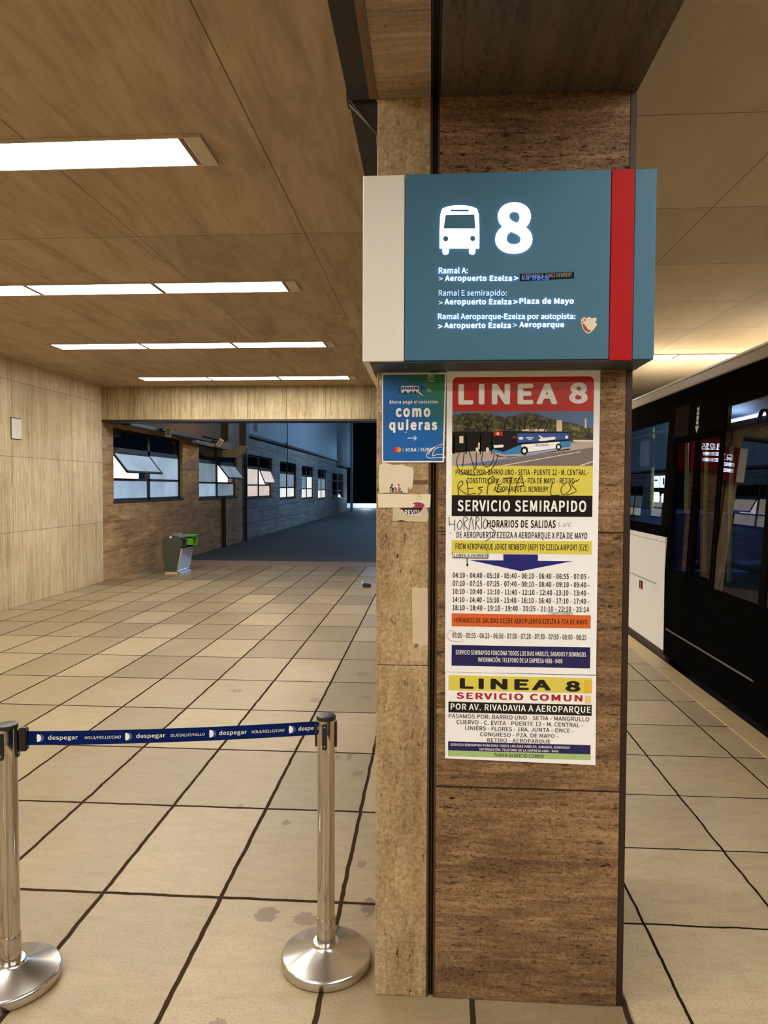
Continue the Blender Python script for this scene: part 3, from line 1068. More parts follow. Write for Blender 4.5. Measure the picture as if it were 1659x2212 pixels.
# maroon sign on the next pillar (seen mirrored in the bus glass)
SY2 = 11.73
sign2 = sign_box(SY2, 'maroon bus sign for lines 18 and 25 on the next pillar', M_maroon, M_cream, M_maroon)
A2 = Art(sign_place(SY2))
wh, dk, mb = MB(), MB(), MB()
bus_icon(A2, wh, dk, 440, 300, 600, 500, .005, .004)
A2.text(mb, '18', (800, 300, 990, 490), .005, .014, .004, 'bbox')
A2.text(mb, '25', (1080, 300, 1300, 490), .005, .014, .004, 'bbox')
for v in (560, 600, 640, 740, 780, 820):
    A2.rect(mb, 440, v, 640 + (v * 7) % 70, v + 18, .004, .003)
    A2.rect(mb, 800, v, 980 + (v * 5) % 50, v + 18, .004, .003)
    A2.rect(mb, 1090, v, 1260 + (v * 3) % 60, v + 18, .004, .003)
put('bus_symbol', wh, M_lit_big, sign2)
put('bus_symbol_cutout', dk, M_maroon, sign2)
A2.text(mb, '18', (640, 290, 860, 490), .005, .02, .004, 'bbox')
A2.text(mb, '25', (960, 290, 1200, 490), .005, .02, .004, 'bbox')
for v in (560, 600, 640, 740, 780, 820):
    A2.rect(mb, 350, v, 600 + (v * 7) % 90, v + 18, .004, .003)
    A2.rect(mb, 660, v, 860 + (v * 5) % 60, v + 18, .004, .003)
    A2.rect(mb, 960, v, 1190 + (v * 3) % 60, v + 18, .004, .003)
put('lettering', mb, M_lit_big, sign2)

# steel bracket hanging on the pillar's hall side
br = thing('steel_bracket', (-0.22, 2.45, 2.9), 'dark steel bracket with thin cable on the pillar above the teal sign', 'bracket')
put('plate', MB().box(-0.29, -0.177, 2.40, 2.46, 3.0, 3.04).prism([(-.285, 2.42, 3.0), (-.178, 2.42, 3.0), (-.178, 2.42, 2.89)], [(-.285, 2.44, 3.0), (-.178, 2.44, 3.0), (-.178, 2.44, 2.89)]), M_dark_steel, br)
put('cable', MB().tube([(-.28, 2.395, 3.0), (-.185, 2.395, 2.88), (-.1815, 2.395, 2.80), (-.1815, 2.395, 2.64)], .0035, 8), M_edge, br)

# ================================================================== POSTERS
PY = 2.289


def p1(u, v, d):
    return (0.0505 + (u - 70) * 3.2e-4, PY - d, 2.072 - (v - 60) * 3.25e-4)


A = Art(p1)
po = thing('timetable_poster', (0.29, PY, 1.09), 'tall white line 8 timetable poster with red heading and bus picture', 'poster')
mb = MB()
A.rect(mb, 70, 60, 1586, 3062, .002, .002)
put('sheet', mb, M_paper, po)
d1, d2, d3, d4 = .0024, .0028, .0033, .0038
mb = MB()
hd = [(127, 457), (1525, 457)] + [(1525 - 50 + 50 * math.cos(math.radians(a)), 170 - 50 * math.sin(math.radians(a))) for a in range(0, 91, 15)] \
    + [(127 + 50 - 50 * math.sin(math.radians(a)), 170 - 50 * math.cos(math.radians(a))) for a in range(0, 91, 15)]
A.poly(mb, hd, d1)
put('heading_panel', mb, P_red, po)
mb = MB()
A.text(mb, 'LINEA', (187, 188, 1168, 390), d2, .05)
A.text(mb, '8', (1284, 180, 1465, 385), d2, .05, 0, 'bbox')
put('heading_lettering', mb, M_white_print, po)
# the printed bus picture
pic = []
def picpart(name, m, fn):
    b = MB()
    fn(b)
    return put(name, b, m, po)
picpart('picture_sky', P_sky, lambda b: A.rect(b, 127, 457, 1525, 993, d1))
random.seed(3)
tre = [(127, 760), (1525, 760), (1525, 625), (1440, 610), (1380, 585), (1290, 570), (1230, 560), (1150, 540), (1060, 520), (980, 485), (880, 470), (800, 482),
       (750, 500), (640, 512), (540, 490), (450, 470), (330, 478), (250, 472), (127, 500)]
picpart('picture_trees', P_tree, lambda b: A.poly(b, tre, d1 + .0001))
picpart('picture_pavement', P_roadl, lambda b: (A.poly(b, [(127, 870), (560, 830), (1300, 770), (1525, 745), (1525, 815), (127, 993)], d1 + .0002)))
picpart('picture_road', P_road2, lambda b: (A.poly(b, [(330, 993), (1525, 812), (1525, 993)], d1 + .00025)))
def lines_(b):
    A.poly(b, [(620, 990), (1400, 852), (1408, 857), (660, 992)], d1 + .0003)
    A.poly(b, [(1390, 990), (1525, 945), (1525, 955), (1425, 990)], d1 + .0003)
picpart('picture_road_lines', M_paper2, lines_)
def shelter(b):
    A.rect(b, 127, 655, 560, 690, d1 + .0003)
    A.poly(b, [(127, 690), (545, 690), (545, 845), (430, 855), (330, 850), (127, 870)], d1 + .0003)
    for u in (140, 262, 405, 520):
        A.rect(b, u, 690, u + 12, 880, d1 + .0003)
    A.poly(b, [(540, 880), (650, 905), (860, 895), (1300, 822), (1298, 835), (700, 912), (600, 905)], d1 + .0003)
picpart('picture_shelter', P_blk, shelter)
def suit(b):
    A.rect(b, 365, 815, 392, 870, d1 + .00035)
    A.disc(b, 482, 836, 15, 24, d1 + .00035)
    A.rect(b, 388, 765, 404, 830, d1 + .00035)
    A.rect(b, 1163, 545, 1218, 655, d1 + .00035)
    A.poly(b, [(825, 655), (830, 632), (1055, 632), (1065, 655)], d1 + .00035)
    A.poly(b, [(1440, 530), (1455, 530), (1458, 625), (1442, 625)], d1 + .00035)
    A.rect(b, 1330, 740, 1525, 758, d1 + .00035)
    A.rect(b, 200, 700, 240, 770, d1 + .00035)
picpart('picture_pale_details', M_paper2, suit)
def busblue(b):
    A.poly(b, [(528, 830), (640, 858), (800, 786), (1300, 748), (1304, 803), (1215, 820), (1180, 824), (880, 870), (655, 884), (530, 855)], d1 + .0004)
picpart('picture_bus_lower', P_bus, busblue)
def busblack(b):
    A.poly(b, [(530, 700), (540, 655), (655, 650), (1290, 660), (1300, 748), (800, 790), (690, 835), (640, 858), (530, 828)], d1 + .00045)
    A.disc(b, 848, 845, 36, 42, d1 + .0006)
    A.disc(b, 1185, 808, 28, 33, d1 + .0006)
picpart('picture_bus_dark', P_blk, busblack)
picpart('picture_bus_white', M_white_print, lambda b: (A.poly(b, [(820, 785), (1195, 757), (1195, 780), (1160, 820), (890, 858), (880, 815), (850, 800), (822, 812)], d1 + .0005),
        A.poly(b, [(540, 790), (640, 785), (640, 812), (550, 818)], d1 + .0005), A.disc(b, 848, 845, 17, 21, d1 + .0007), A.disc(b, 1185, 808, 13, 17, d1 + .0007)))
picpart('picture_bus_advert', P_busd, lambda b: A.poly(b, [(772, 674), (1285, 672), (1292, 732), (780, 766)], d1 + .0006))
def plane(b):
    A.poly(b, [(985, 740), (1010, 722), (985, 695), (1000, 695), (1035, 718), (1140, 708), (1160, 720), (1145, 735), (1050, 748), (1000, 752)], d1 + .0007)
    A.rect(b, 792, 710, 835, 735, d1 + .0007, 0, 8)
    A.rect(b, 862, 712, 938, 722, d1 + .0007)
    A.rect(b, 880, 728, 922, 736, d1 + .0007)
    A.disc(b, 1264, 712, 14, 16, d1 + .0007)
picpart('picture_advert_print', M_white_print, plane)
picpart('picture_bus_display', P_red, lambda b: (A.rect(b, 545, 657, 632, 698, d1 + .0006), A.rect(b, 732, 705, 762, 720, d1 + .0006)))
def bustx(b):
    A.text(b, '8', (572, 664, 594, 690), d1 + .0008, .02, 0, 'bbox')
picpart('picture_bus_number', M_white_print, bustx)
picpart('picture_bus_lettering', P_busd, lambda b: A.text(b, 'Rio Grande', (958, 778, 1085, 803), d1 + .0008, .012, 0, 'cap', .2, -.03))
# bands and lettering below
mb = MB()
A.rect(mb, 127, 993, 1526, 1286, d1)
A.rect(mb, 130, 1735, 1526, 1865, d1)
put('yellow_band', mb, P_yel, po)
mb = MB()
A.rect(mb, 128, 1286, 1526, 1495, d1)
put('black_band', mb, P_blk, po)
O = 1843
mb = MB()
A.rect(mb, 135, 626 + O, 1526, 757 + O, d1)
put('orange_band', mb, P_org, po)
mb = MB()
A.rect(mb, 137, 945 + O, 1526, 1155 + O, d1)
put('navy_band', mb, P_navy, po)
mb = MB()
A.poly(mb, [(650, 28 + O), (650, 90 + O), (310, 90 + O), (825, 195 + O), (1340, 90 + O), (995, 90 + O), (995, 28 + O)], d1)
put('down_arrow', mb, P_arrow, po)
mb = MB()
T = lambda s_, box, bo=.018: A.text(mb, s_, box, d2, bo)
T('PASAMOS POR: BARRIO UNO - SETIA - PUENTE 12 - M. CENTRAL -', (165, 1030, 1487, 1084))
T('CONSTITUCION - OBELISCO - PZA DE MAYO - RETIRO -', (276, 1114, 1375, 1168))
T('AEROPARQUE J. NEWBERY', (550, 1197, 1090, 1250))
T('HORARIOS DE SALIDAS', (487, 1531, 1167, 1605), .03)
T('DE AEROPUERTO EZEIZA A AEROPARQUE X PZA DE MAYO', (178, 1650, 1480, 1711))
T('FROM AEROPARQUE JORGE NEWBERY (AEP) TO EZEIZA AIRPORT (EZE)', (168, 1768, 1493, 1826))
rows = ['04:10 - 04:40 - 05:10 - 05:40 - 06:10 - 06:40 - 06:55 - 07:05 -', '07:10 - 07:15 - 07:25 - 07:40 - 08:10 - 08:40 - 09:10 - 09:40 -',
        '10:10 - 10:40 - 11:10 - 11:40 - 12:10 - 12:40 -13:10 - 13:40 -', '14:10 - 14:40 - 15:10 - 15:40 - 16:10 - 16:40 - 17:10 - 17:40 -',
        '18:10 - 18:40 - 19:10 - 19:40 - 20:25 - 21:10 - 22:10 - 23:14']
for i, s_ in enumerate(rows):
    T(s_, (143, 216 + i * 81.5 + O, 1508, 268 + i * 81.5 + O), .022)
T('HORARIOS DE SALIDAS DESDE AEROPUERTO EZEIZA A PZA DE MAYO', (164, 669 + O, 1493, 718 + O))
T('05:25 - 05:55 - 06:25 - 06:50 - 07:00 - 07:20 - 07:30 - 07:50 - 08:00 - 08:25', (143, 820 + O, 1485, 872 + O))
put('lettering', mb, P_blk, po)
mb = MB()
T('SERVICIO SEMIRAPIDO', (187, 1336, 1466, 1446), .035)
T('SERVICIO SEMIRAPIDO FUNCIONA TODOS LOS DIAS HABILES, SABADOS Y DOMINGOS', (178, 995 + O, 1483, 1040 + O))
T('INFORMACIÓN: TELEFONO DE LA EMPRESA 4686 - 9400', (407, 1066 + O, 1250, 1110 + O))
put('white_lettering', mb, M_white_print, po)
# handwriting in marker
mb = MB()
def hand(pts, wd=8):
    A.stroke(mb, smoothline(pts, 5), wd, d3)
def caps(s_, box, wd=.0):
    A.text(mb, s_, box, d3, wd, 0, 'bbox', .15)
# ESTA LINEA
for L in ([(330, 560), (250, 585), (300, 600), (245, 640), (330, 640), (345, 655)], [(400, 560), (350, 585), (385, 610), (340, 640)], [(430, 560), (490, 550), (465, 640)],
          [(535, 540), (500, 600), (465, 660)], [(430, 610), (520, 600)], [(660, 560), (650, 640), (720, 630)], [(760, 560), (745, 640)], [(800, 650), (810, 560), (850, 640), (850, 510)],
          [(960, 545), (900, 560), (905, 600), (960, 590)], [(905, 600), (900, 640), (950, 640)], [(980, 650), (1030, 560), (1050, 560)], [(1040, 660), (1095, 545), (1110, 620)]):
    hand(L, 9)
# NO in a ring
for L in ([(235, 1005), (260, 800), (300, 860), (362, 1035), (372, 850)], [(440, 850), (425, 940), (470, 1005), (530, 960), (552, 860)],
          [(250, 800), (195, 880), (175, 960), (205, 1040), (290, 1082), (420, 1080), (510, 1040), (570, 950), (585, 880)]):
    hand(L, 7)
# RESPETA LOS
for L in ([(195, 1285), (190, 1180), (230, 1145), (235, 1180), (200, 1220), (280, 1280)], [(275, 1140), (290, 1220), (290, 1285)], [(280, 1220), (345, 1215)], [(290, 1280), (370, 1265)],
          [(440, 1205), (390, 1215), (430, 1245), (390, 1285)], [(480, 1280), (500, 1130), (545, 1100), (545, 1150), (500, 1180)], [(600, 1120), (570, 1180), (630, 1170)],
          [(600, 1180), (580, 1255), (650, 1240)], [(640, 1120), (740, 1110)], [(720, 1110), (695, 1280)], [(760, 1240), (815, 1090), (850, 1200)], [(770, 1200), (850, 1190)],
          [(1130, 1150), (1115, 1275), (1200, 1280)], [(1270, 1150), (1215, 1220), (1240, 1280), (1310, 1220), (1290, 1160)], [(1395, 1125), (1320, 1175), (1365, 1240), (1270, 1282)]):
    hand(L, 7)
# HORARIOS
for L in ([(100, 1500), (105, 1590)], [(155, 1530), (160, 1640)], [(105, 1575), (165, 1575)], [(215, 1530), (185, 1580), (205, 1630), (235, 1580), (215, 1530)],
          [(255, 1635), (250, 1510), (290, 1520), (255, 1570), (300, 1635)], [(305, 1630), (325, 1500), (350, 1630)], [(370, 1630), (375, 1500), (405, 1530), (375, 1560), (415, 1625)],
          [(430, 1500), (430, 1620)], [(465, 1520), (445, 1580), (465, 1620), (490, 1560), (465, 1520)], [(560, 1590), (510, 1600), (570, 1650), (530, 1700), (470, 1745)], [(110, 1660), (120, 1668)]):
    hand(L, 6)
caps('LUNES A VIERNES', (152, 1870, 482, 1903), .012)
for L in ([(138, 1858), (142, 1910), (495, 1912)], [(495, 1912), (495, 1862)], [(285, 1912), (290, 1990)]):
    A.stroke(mb, L, 8, d3)
A.poly(mb, [(275, 1975), (290, 2000), (303, 1972)], d3)
caps('LUNES A VIERNES', (1122, 608 + O, 1342, 629 + O), .004)
A.stroke(mb, [(1105, 632 + O), (1108, 602 + O), (1345, 602 + O), (1350, 632 + O)], 4, d3)
put('handwriting', mb, P_ink, po, label='black marker handwriting')
mb = MB()
A.text(mb, 'L a V.', (1197, 1548, 1325, 1594), d3, 0)
A.stroke(mb, smoothline([(240, 870 + O), (140, 800 + O), (90, 850 + O), (130, 900 + O), (230, 910 + O), (250, 880 + O)], 6), 4, d3)
A.stroke(mb, [(320, 805 + O), (395, 725 + O)], 3, d3)
put('pencil_marks', mb, P_pencil, po)

po2 = thing('fares_poster', (0.3, PY, 0.79), 'lower white line 8 poster with yellow heading under the timetable', 'poster')
mb = MB()
A.poly(mb, [(78, 2100 + O), (1594, 2126 + O), (1588, 1228 + O), (74, 1222 + O)], .002, .002)
put('sheet', mb, M_paper, po2)
q = lambda v: v + O
for nm, m, rs in (('yellow_band', P_yel, [(108, 1252, 1545, 1405)]), ('black_band', P_blk, [(108, 1520, 1548, 1630)]), ('navy_band', P_navy, [(108, 1925, 1542, 2018)]),
                  ('green_band', P_green, [(108, 2020, 1545, 2076)])):
    mb = MB()
    for (a, b, c, d) in rs:
        A.rect(mb, a, q(b), c, q(d), d1)
    put(nm, mb, m, po2)
mb = MB()
A.rect(mb, 1472, q(1275), 1546, q(1402), d2)
put('peeled_patch', mb, P_orange, po2, label='peeled amber patch')
mb = MB()
A.rect(mb, 1478, q(1428), 1540, q(1505), d2)
put('peeled_patch', mb, P_peach, po2, label='peeled peach patch')
mb = MB()
T('LINEA', (222, q(1278), 1140, q(1385)), .05)
A.text(mb, '8', (1285, q(1284), 1432, q(1390)), d3, .05, 0, 'bbox')
T('PASAMOS POR: BARRIO UNO - SETIA - MANGRULLO', (112, q(1644), 1525, q(1686)), .008)
T('CUERVO - C. EVITA - PUENTE 12 - M. CENTRAL -', (193, q(1704), 1463, q(1746)), .008)
T('LINIERS - FLORES - 1RA. JUNTA - ONCE -', (281, q(1764), 1370, q(1804)), .008)
T('CONGRESO - PZA. DE MAYO -', (431, q(1823), 1217, q(1863)), .008)
T('RETIRO - AEROPARQUE', (506, q(1881), 1140, q(1920)), .008)
T('TARIFA SERVICIO COMUN', (573, q(2033), 1073, q(2067)), .012)
put('lettering', mb, P_blk, po2)
mb = MB()
T('SERVICIO COMUN', (190, q(1424), 1455, q(1488)), .04)
put('red_lettering', mb, P_dred, po2)
mb = MB()
T('POR AV. RIVADAVIA A AEROPARQUE', (131, q(1538), 1538, q(1600)), .025)
T('SERVICIO SEMIRAPIDO FUNCIONA TODOS LOS DIAS HABILES, SABADOS, DOMINGOS', (132, q(1944), 1335, q(1968)), .014)
T('INFORMACIÓN: TELEFONO DE LA EMPRESA 4686 - 9400', (428, q(1985), 1222, q(2008)), .014)
put('white_lettering', mb, M_white_print, po2)
mb = MB()
A.rect(mb, 95, 35, 1560, 62, .0012, .0012)
tag(put('paper_strip', mb, prn('aged_paper', 190, 172, 122, .6)), 'aged yellowish paper strip showing above the timetable poster', 'paper')


# blue card payment poster
def p3(u, v, d):
    return (-0.159 + (u - 152) * 2.48e-4, PY - d, 2.067 - (v - 100) * 2.437e-4)


A = Art(p3)
pb = thing('payment_poster', (-0.06, PY, 1.78), 'small blue and green poster about paying by card on the narrow slab', 'poster')
mb = MB()
A.poly(mb, [(158, 1284), (966, 1280), (992, 98), (152, 100)], .002, .002)
put('sheet', mb, M_paper, pb)
mb = MB()
A.poly(mb, [(172, 1262), (948, 1262), (972, 118), (168, 120)], d1)
put('blue_panel', mb, M_blueposter, pb)
mb = MB()
A.text(mb, 'Ahora pagá el colectivo', (250, 459, 880, 502), d2, .032)
A.text(mb, 'como', (335, 562, 786, 682), d2, .06, 0, 'bbox')
A.text(mb, 'quieras', (250, 710, 875, 890), d2, .06, 0, 'bbox')
A.rect(mb, 492, 955, 605, 964, d2)
A.poly(mb, [(578, 928), (572, 934), (598, 960), (572, 986), (578, 992), (615, 960)], d2)
A.text(mb, 'VISA', (466, 1092, 604, 1138), d2, .025, 0, 'cap', .25)
A.text(mb, 'SUBE', (656, 1090, 815, 1136), d2, .008)
A.rect(mb, 431, 1085, 434, 1145, d2)
A.rect(mb, 628, 1085, 631, 1145, d2)
A.rect(mb, 408, 270, 575, 358, d2, 0, 6)
A.poly(mb, [(575, 358), (630, 356), (640, 320), (632, 272), (575, 270)], d2)
put('white_lettering', mb, M_white_print, pb)
mb = MB()
for i in range(7):
    A.rect(mb, 416 + i * 23, 284, 434 + i * 23, 318, d3)
A.poly(mb, [(580, 318), (628, 318), (626, 282), (580, 282)], d3)
put('picture_windows', mb, P_treeb, pb)
mb = MB()
for u in (458, 537, 585):
    A.disc(mb, u, 353, 17, 15, d3)
A.rect(mb, 325, 370, 790, 373, d2)
A.rect(mb, 376, 300, 382, 370, d2)
A.rect(mb, 666, 285, 671, 370, d2)
put('picture_dark_lines', mb, prn('print_deep_blue', 12, 34, 60), pb)
mb = MB()
A.poly(mb, smoothline([(580, 268), (610, 245), (640, 240), (665, 262), (690, 265), (708, 300), (650, 305), (600, 280), (580, 268)], 4)[:-1], d1 + .0001)
put('picture_tree', mb, P_treeb, pb)
for u, m, dd in ((340, P_mred, d2), (374, P_morg, d2 + .0002)):
    mb = MB()
    A.disc(mb, u, 1113, 35, 33, dd)
    put('card_logo', mb, m, pb)
mb = MB()
A.poly(mb, [(357 + 15 * math.cos(2 * PI * i / 16), 1113 - 27 * math.sin(2 * PI * i / 16)) for i in range(16)], d3)
put('card_logo', mb, P_mmix, pb)
mb = MB()
for L in ([(945, 1040), (860, 1070), (780, 1120), (735, 1185), (770, 1222), (860, 1220), (985, 1215)], [(940, 1075), (880, 1090), (840, 1120), (815, 1195), (850, 1185), (930, 1175), (970, 1210)],
          [(900, 1050), (800, 1115), (760, 1180)], [(760, 130), (830, 140), (760, 165), (755, 190), (790, 212), (835, 208)], [(775, 120), (760, 160)], [(780, 185), (840, 175)],
          [(605, 330), (650, 365), (685, 398)], [(620, 345), (660, 385)], [(740, 315), (770, 320), (795, 350)], [(750, 325), (765, 355)], [(995, 85), (1010, 110), (1000, 130), (1012, 165)],
          [(140, 190), (120, 235)], [(150, 215), (135, 250), (150, 262)], [(130, 540), (120, 560)], [(125, 595), (140, 610), (150, 600)], [(455, 885), (480, 880)]):
    A.stroke(mb, smoothline(L, 4), 8, d4)
put('scratches', mb, M_white_print, pb, label='white scratch and tape marks')  # scratch marks drawn as white strokes

# torn remains and tape on the narrow slab
def shard(name, pts, m, label, cat, dd=.0012, prints=()):
    b = MB()
    A.poly(b, pts, dd, .001)
    if not prints:
        return tag(put(name, b, m), label, cat)
    r_ = thing(name, p3(pts[0][0], pts[0][1], 0), label, cat)
    put('paper', b, m, r_)
    for nm, mm, fn in prints:
        b2 = MB()
        fn(b2)
        put(nm, b2, mm, r_)
    return r_


shard('torn_poster', smoothline([(122, 1690), (122, 1318), (250, 1300), (300, 1320), (420, 1310), (480, 1335), (540, 1345), (572, 1390), (568, 1500), (555, 1620), (520, 1640), (495, 1600),
                                (500, 1690), (420, 1680), (260, 1690)], 2)[:-1], M_paper2, 'torn whitish poster remains just below the blue poster', 'paper', .0012,
      [('dark_print', P_blk, lambda b: (A.poly(b, [(262, 1680), (310, 1680), (312, 1620), (262, 1605)], .0016), A.poly(b, [(315, 1676), (370, 1676), (380, 1645), (325, 1610)], .0016),
                                         A.poly(b, [(390, 1678), (430, 1676), (400, 1620)], .0016), A.poly(b, [(275, 1600), (300, 1600), (290, 1550)], .0016), A.poly(b, [(370, 1590), (388, 1600), (380, 1555)], .0016))),
       ('red_print', P_red, lambda b: A.poly(b, [(368, 1678), (390, 1678), (388, 1600), (372, 1620)], .0017)),
       ('lettering', M_white_print, lambda b: A.text(b, 'S DE A', (265, 1630, 430, 1670), .0020, .02))])
shard('torn_strip', [(296, 2062), (755, 2075), (772, 1980), (740, 1880), (300, 1885), (300, 1930)], prn('grey_worn_paper', 196, 180, 150, .6), 'grey torn poster strip with half-hidden lettering under the paper band', 'paper', .0010,
      [('dark_print', prn('dark_red_print', 64, 28, 34), lambda b: A.poly(b, [(470, 1975), (640, 1965), (690, 1900), (700, 1885), (385, 1888), (440, 1925)], .0014)),
       ('lettering', M_white_print, lambda b: A.text(b, 'REVOL', (460, 1915, 665, 1978), .0018, .02)),
       ('dark_print', prn('plum_dark_print', 52, 26, 36), lambda b: (A.poly(b, [(340, 2065), (475, 2069), (420, 2050)], .0014), A.poly(b, [(315, 2030), (350, 2035), (330, 2025)], .0014)))])
shard('paper_band', [(112, 1888), (790, 1880), (798, 1705), (100, 1700)], prn('cream_paper', 224, 208, 178, .55), 'cream paper band stuck across the narrow slab', 'paper', .0020,
      [('plum_print', P_purple, lambda b: A.poly(b, smoothline([(560, 1880), (600, 1850), (565, 1835), (575, 1820), (630, 1812), (690, 1825), (715, 1850), (690, 1880), (560, 1880)], 3)[:-1], .0024)),
       ('pencil_marks', P_pencil, lambda b: (A.stroke(b, [(605, 1755), (612, 1780), (675, 1770), (682, 1735), (610, 1740)], 4, .0024), A.stroke(b, [(615, 1715), (665, 1712)], 6, .0024), A.stroke(b, [(620, 1755), (665, 1750)], 4, .0024)))])
shard('scratched_patch', [(572, 1570), (760, 1568), (765, 1515), (700, 1520), (572, 1512)], prn('brown_glue', 96, 74, 50, .6), 'dark brown glue patch beside the torn poster remains', 'stain', .0006)
tb = MB()
pts = [(-.0585, 1.37), (-.048, 1.374), (-.030, 1.369), (-.020, 1.372), (-.0075, 1.368), (-.0065, 1.262), (-.006, 1.182), (-.012, 1.180), (-.02, 1.186), (-.03, 1.178), (-.042, 1.188), (-.055, 1.183)]
tb.prism([(x, PY + .001, z) for x, z in pts], [(x, PY - .0008, z) for x, z in pts])
tag(put('tape_strip', tb, M_tape), 'upright strip of peeling pale tape low on the narrow slab', 'tape')

# ================================================================== BELT BARRIER
def post(loc, label):
    x, y = loc
    r_ = thing('barrier_post', (x, y, 0), label, 'barrier post', 'steel barrier posts')
    put('base', MB().lathe([(0, .0), (.152, .0), (.158, .004), (.160, .010), (.160, .030), (.157, .036), (.152, .039), (.052, .068), (.047, .074), (.045, .080), (.0, .082)], (x, y), 72), M_steelbase, r_, True)
    put('collar', MB().lathe([(.0335, .075), (.0335, .165), (.032, .168), (.0, .168)], (x, y), 40), M_chrome, r_, True)
    put('pole', MB().lathe([(.031, .16), (.031, .80), (.0, .80)], (x, y), 40), M_chrome, r_, True)
    put('head', MB().lathe([(.0335, .785), (.0335, .885), (.032, .888), (.0, .888)], (x, y), 40), M_chrome, r_, True, label='polished head sleeve')
    put('cap', MB().lathe([(.0345, .880), (.0345, .888), (.033, .893), (.028, .8945), (.0, .8945)], (x, y), 40), M_black, r_, True, label='black top cap')
    for i in range(4):
        a = PI / 2 * i
        c_, s_ = math.cos(a), math.sin(a)
        def R(px, py, pz):
            return (x + px * c_ - py * s_, y + px * s_ + py * c_, pz)
        b = MB()
        ring = lambda d0: [R(d0, w_, z) for (w_, z) in ((-.0085, .79), (-.006, .782), (.006, .782), (.0085, .79), (.0085, .872), (-.0085, .872))]
        b.prism(ring(.030), ring(.0385))
        cl = put('belt_clip', b, M_black, r_)
        b = MB()
        for z in (.795, .862):
            b.prism([R(.0385, .003 * math.cos(k), z + .003 * math.sin(k)) for k in [2 * PI * j / 8 for j in range(8)]],
                    [R(.0393, .003 * math.cos(k), z + .003 * math.sin(k)) for k in [2 * PI * j / 8 for j in range(8)]])
        sc_ = put('screw', b, M_chrome, cl)
        sc_.matrix_parent_inverse = Matrix.Identity(4)
    return r_


PR, PL = (-0.363, 2.439), (-1.425, 2.265)
postR = post(PR, 'steel barrier post standing beside the stone pillar')
def move_copy(src, frm, to, label):
    c = copy_tree(src)
    c.location = (to[0], to[1], 0)
    c['label'] = label
    return c
postL = move_copy(postR, PR, PL, 'steel barrier post holding the start of the navy belt at the hall side')
PX = (-2.0, 0.95)
postX = move_copy(postR, PR, PX, 'steel barrier post at the far end of the second belt')


def belt(name, a, b, ra, rb, z0, z1, label, texts):
    va, vb = Vector((*a, 0)), Vector((*b, 0))
    dr = (vb - va).normalized()
    va, vb = va + dr * ra, vb - dr * rb
    L = (vb - va).length
    nrm = Vector((dr.y, -dr.x, 0))
    H = .048
    r_ = thing(name, ((va + vb) / 2) + Vector((0, 0, z0)), label, 'barrier belt', 'navy barrier belts')
    def plc(u, v, d):     # u metres along, v metres down from top edge
        f = u / L
        sag = -.008 * 4 * f * (1 - f)
        p = va + dr * u + nrm * d
        return (p.x, p.y, z0 + (z1 - z0) * f + sag - v)
    A_ = Art(plc)
    mb = MB()
    N = 24
    for i in range(N):
        u0, u1 = L * i / N, L * (i + 1) / N
        mb.prism([plc(u0, 0, -.0008), plc(u1, 0, -.0008), plc(u1, H, -.0008), plc(u0, H, -.0008)], [plc(u0, 0, .0008), plc(u1, 0, .0008), plc(u1, H, .0008), plc(u0, H, .0008)])
    bmesh.ops.remove_doubles(mb.b, verts=mb.b.verts, dist=1e-5)
    put('webbing', mb, M_belt, r_)
    mb = MB()
    mb.prism([plc(-.004, -.014, -.013), plc(.022, -.014, -.013), plc(.022, H + .018, -.013), plc(-.004, H + .018, -.013)],
             [plc(-.004, -.014, .013), plc(.022, -.014, .013), plc(.022, H + .018, .013), plc(-.004, H + .018, .013)])
    bmesh.ops.bevel(mb.b, geom=list(mb.b.edges), offset=.004, segments=2, affect='EDGES')
    put('cassette', mb, M_black, r_)
    mb, ml = MB(), MB()
    texts(A_, mb, ml, L)
    put('lettering', mb, M_white_print, r_)
    put('logo_blue', ml, mat('belt_logo_blue', srgb(58, 84, 132), .6), r_)  # paler blue part of the printed logo
    return r_


def belt_text(A_, mb, ml, L):
    k = L / 640.0                      # artwork units over the whole free belt
    U = lambda px: (px - 40) * k
    def logo(px):
        u = U(px)
        A_.poly(ml, [(u + .008 + .013 * math.cos(a), .0235 - .013 * math.sin(a)) for a in [2 * PI * i / 20 for i in range(20)]], .0011)
        A_.poly(mb, [(u - .002, .0365), ] + [(u + .012 * math.sin(a), .0235 + .013 * math.cos(a)) for a in [PI * i / 10 for i in range(11)]] + [(u - .002, .0105)], .0013)
    rp = [(75, 97, 160, 174, 252, 'HOLA/HELLO/CIAO'), (263, 285, 348, 360, 434, 'OLÁ/SALUT/HALLO'), (446, 466, 527, 538, 611, 'HOLA/HELLO/CIAO'), (623, 643, 677, None, None, None)]
    for a, b0, b1, c0, c1, s_ in rp:
        logo(a)
        A_.text(mb, 'despegar' if s_ else 'despe', (U(b0), .0155, U(b1), .0295), .0013, .012)
        if s_:
            A_.text(mb, s_, (U(c0), .0195, U(c1), .0290), .0013, .004, 0, 'cap', .2)


def belt_text2(A_, mb, ml, L):
    A_.text(mb, 'HOLA/HELLO', (L * .03, .018, L * .10, .029), .0013, .004, 0, 'cap', .2)
    for f in (.15, .5, .8):
        A_.text(mb, 'despegar', (L * f, .0155, L * (f + .1), .0295), .0013, .012)


def clip_text(A_, mb, ml, L):
    belt_text(A_, mb, ml, L)


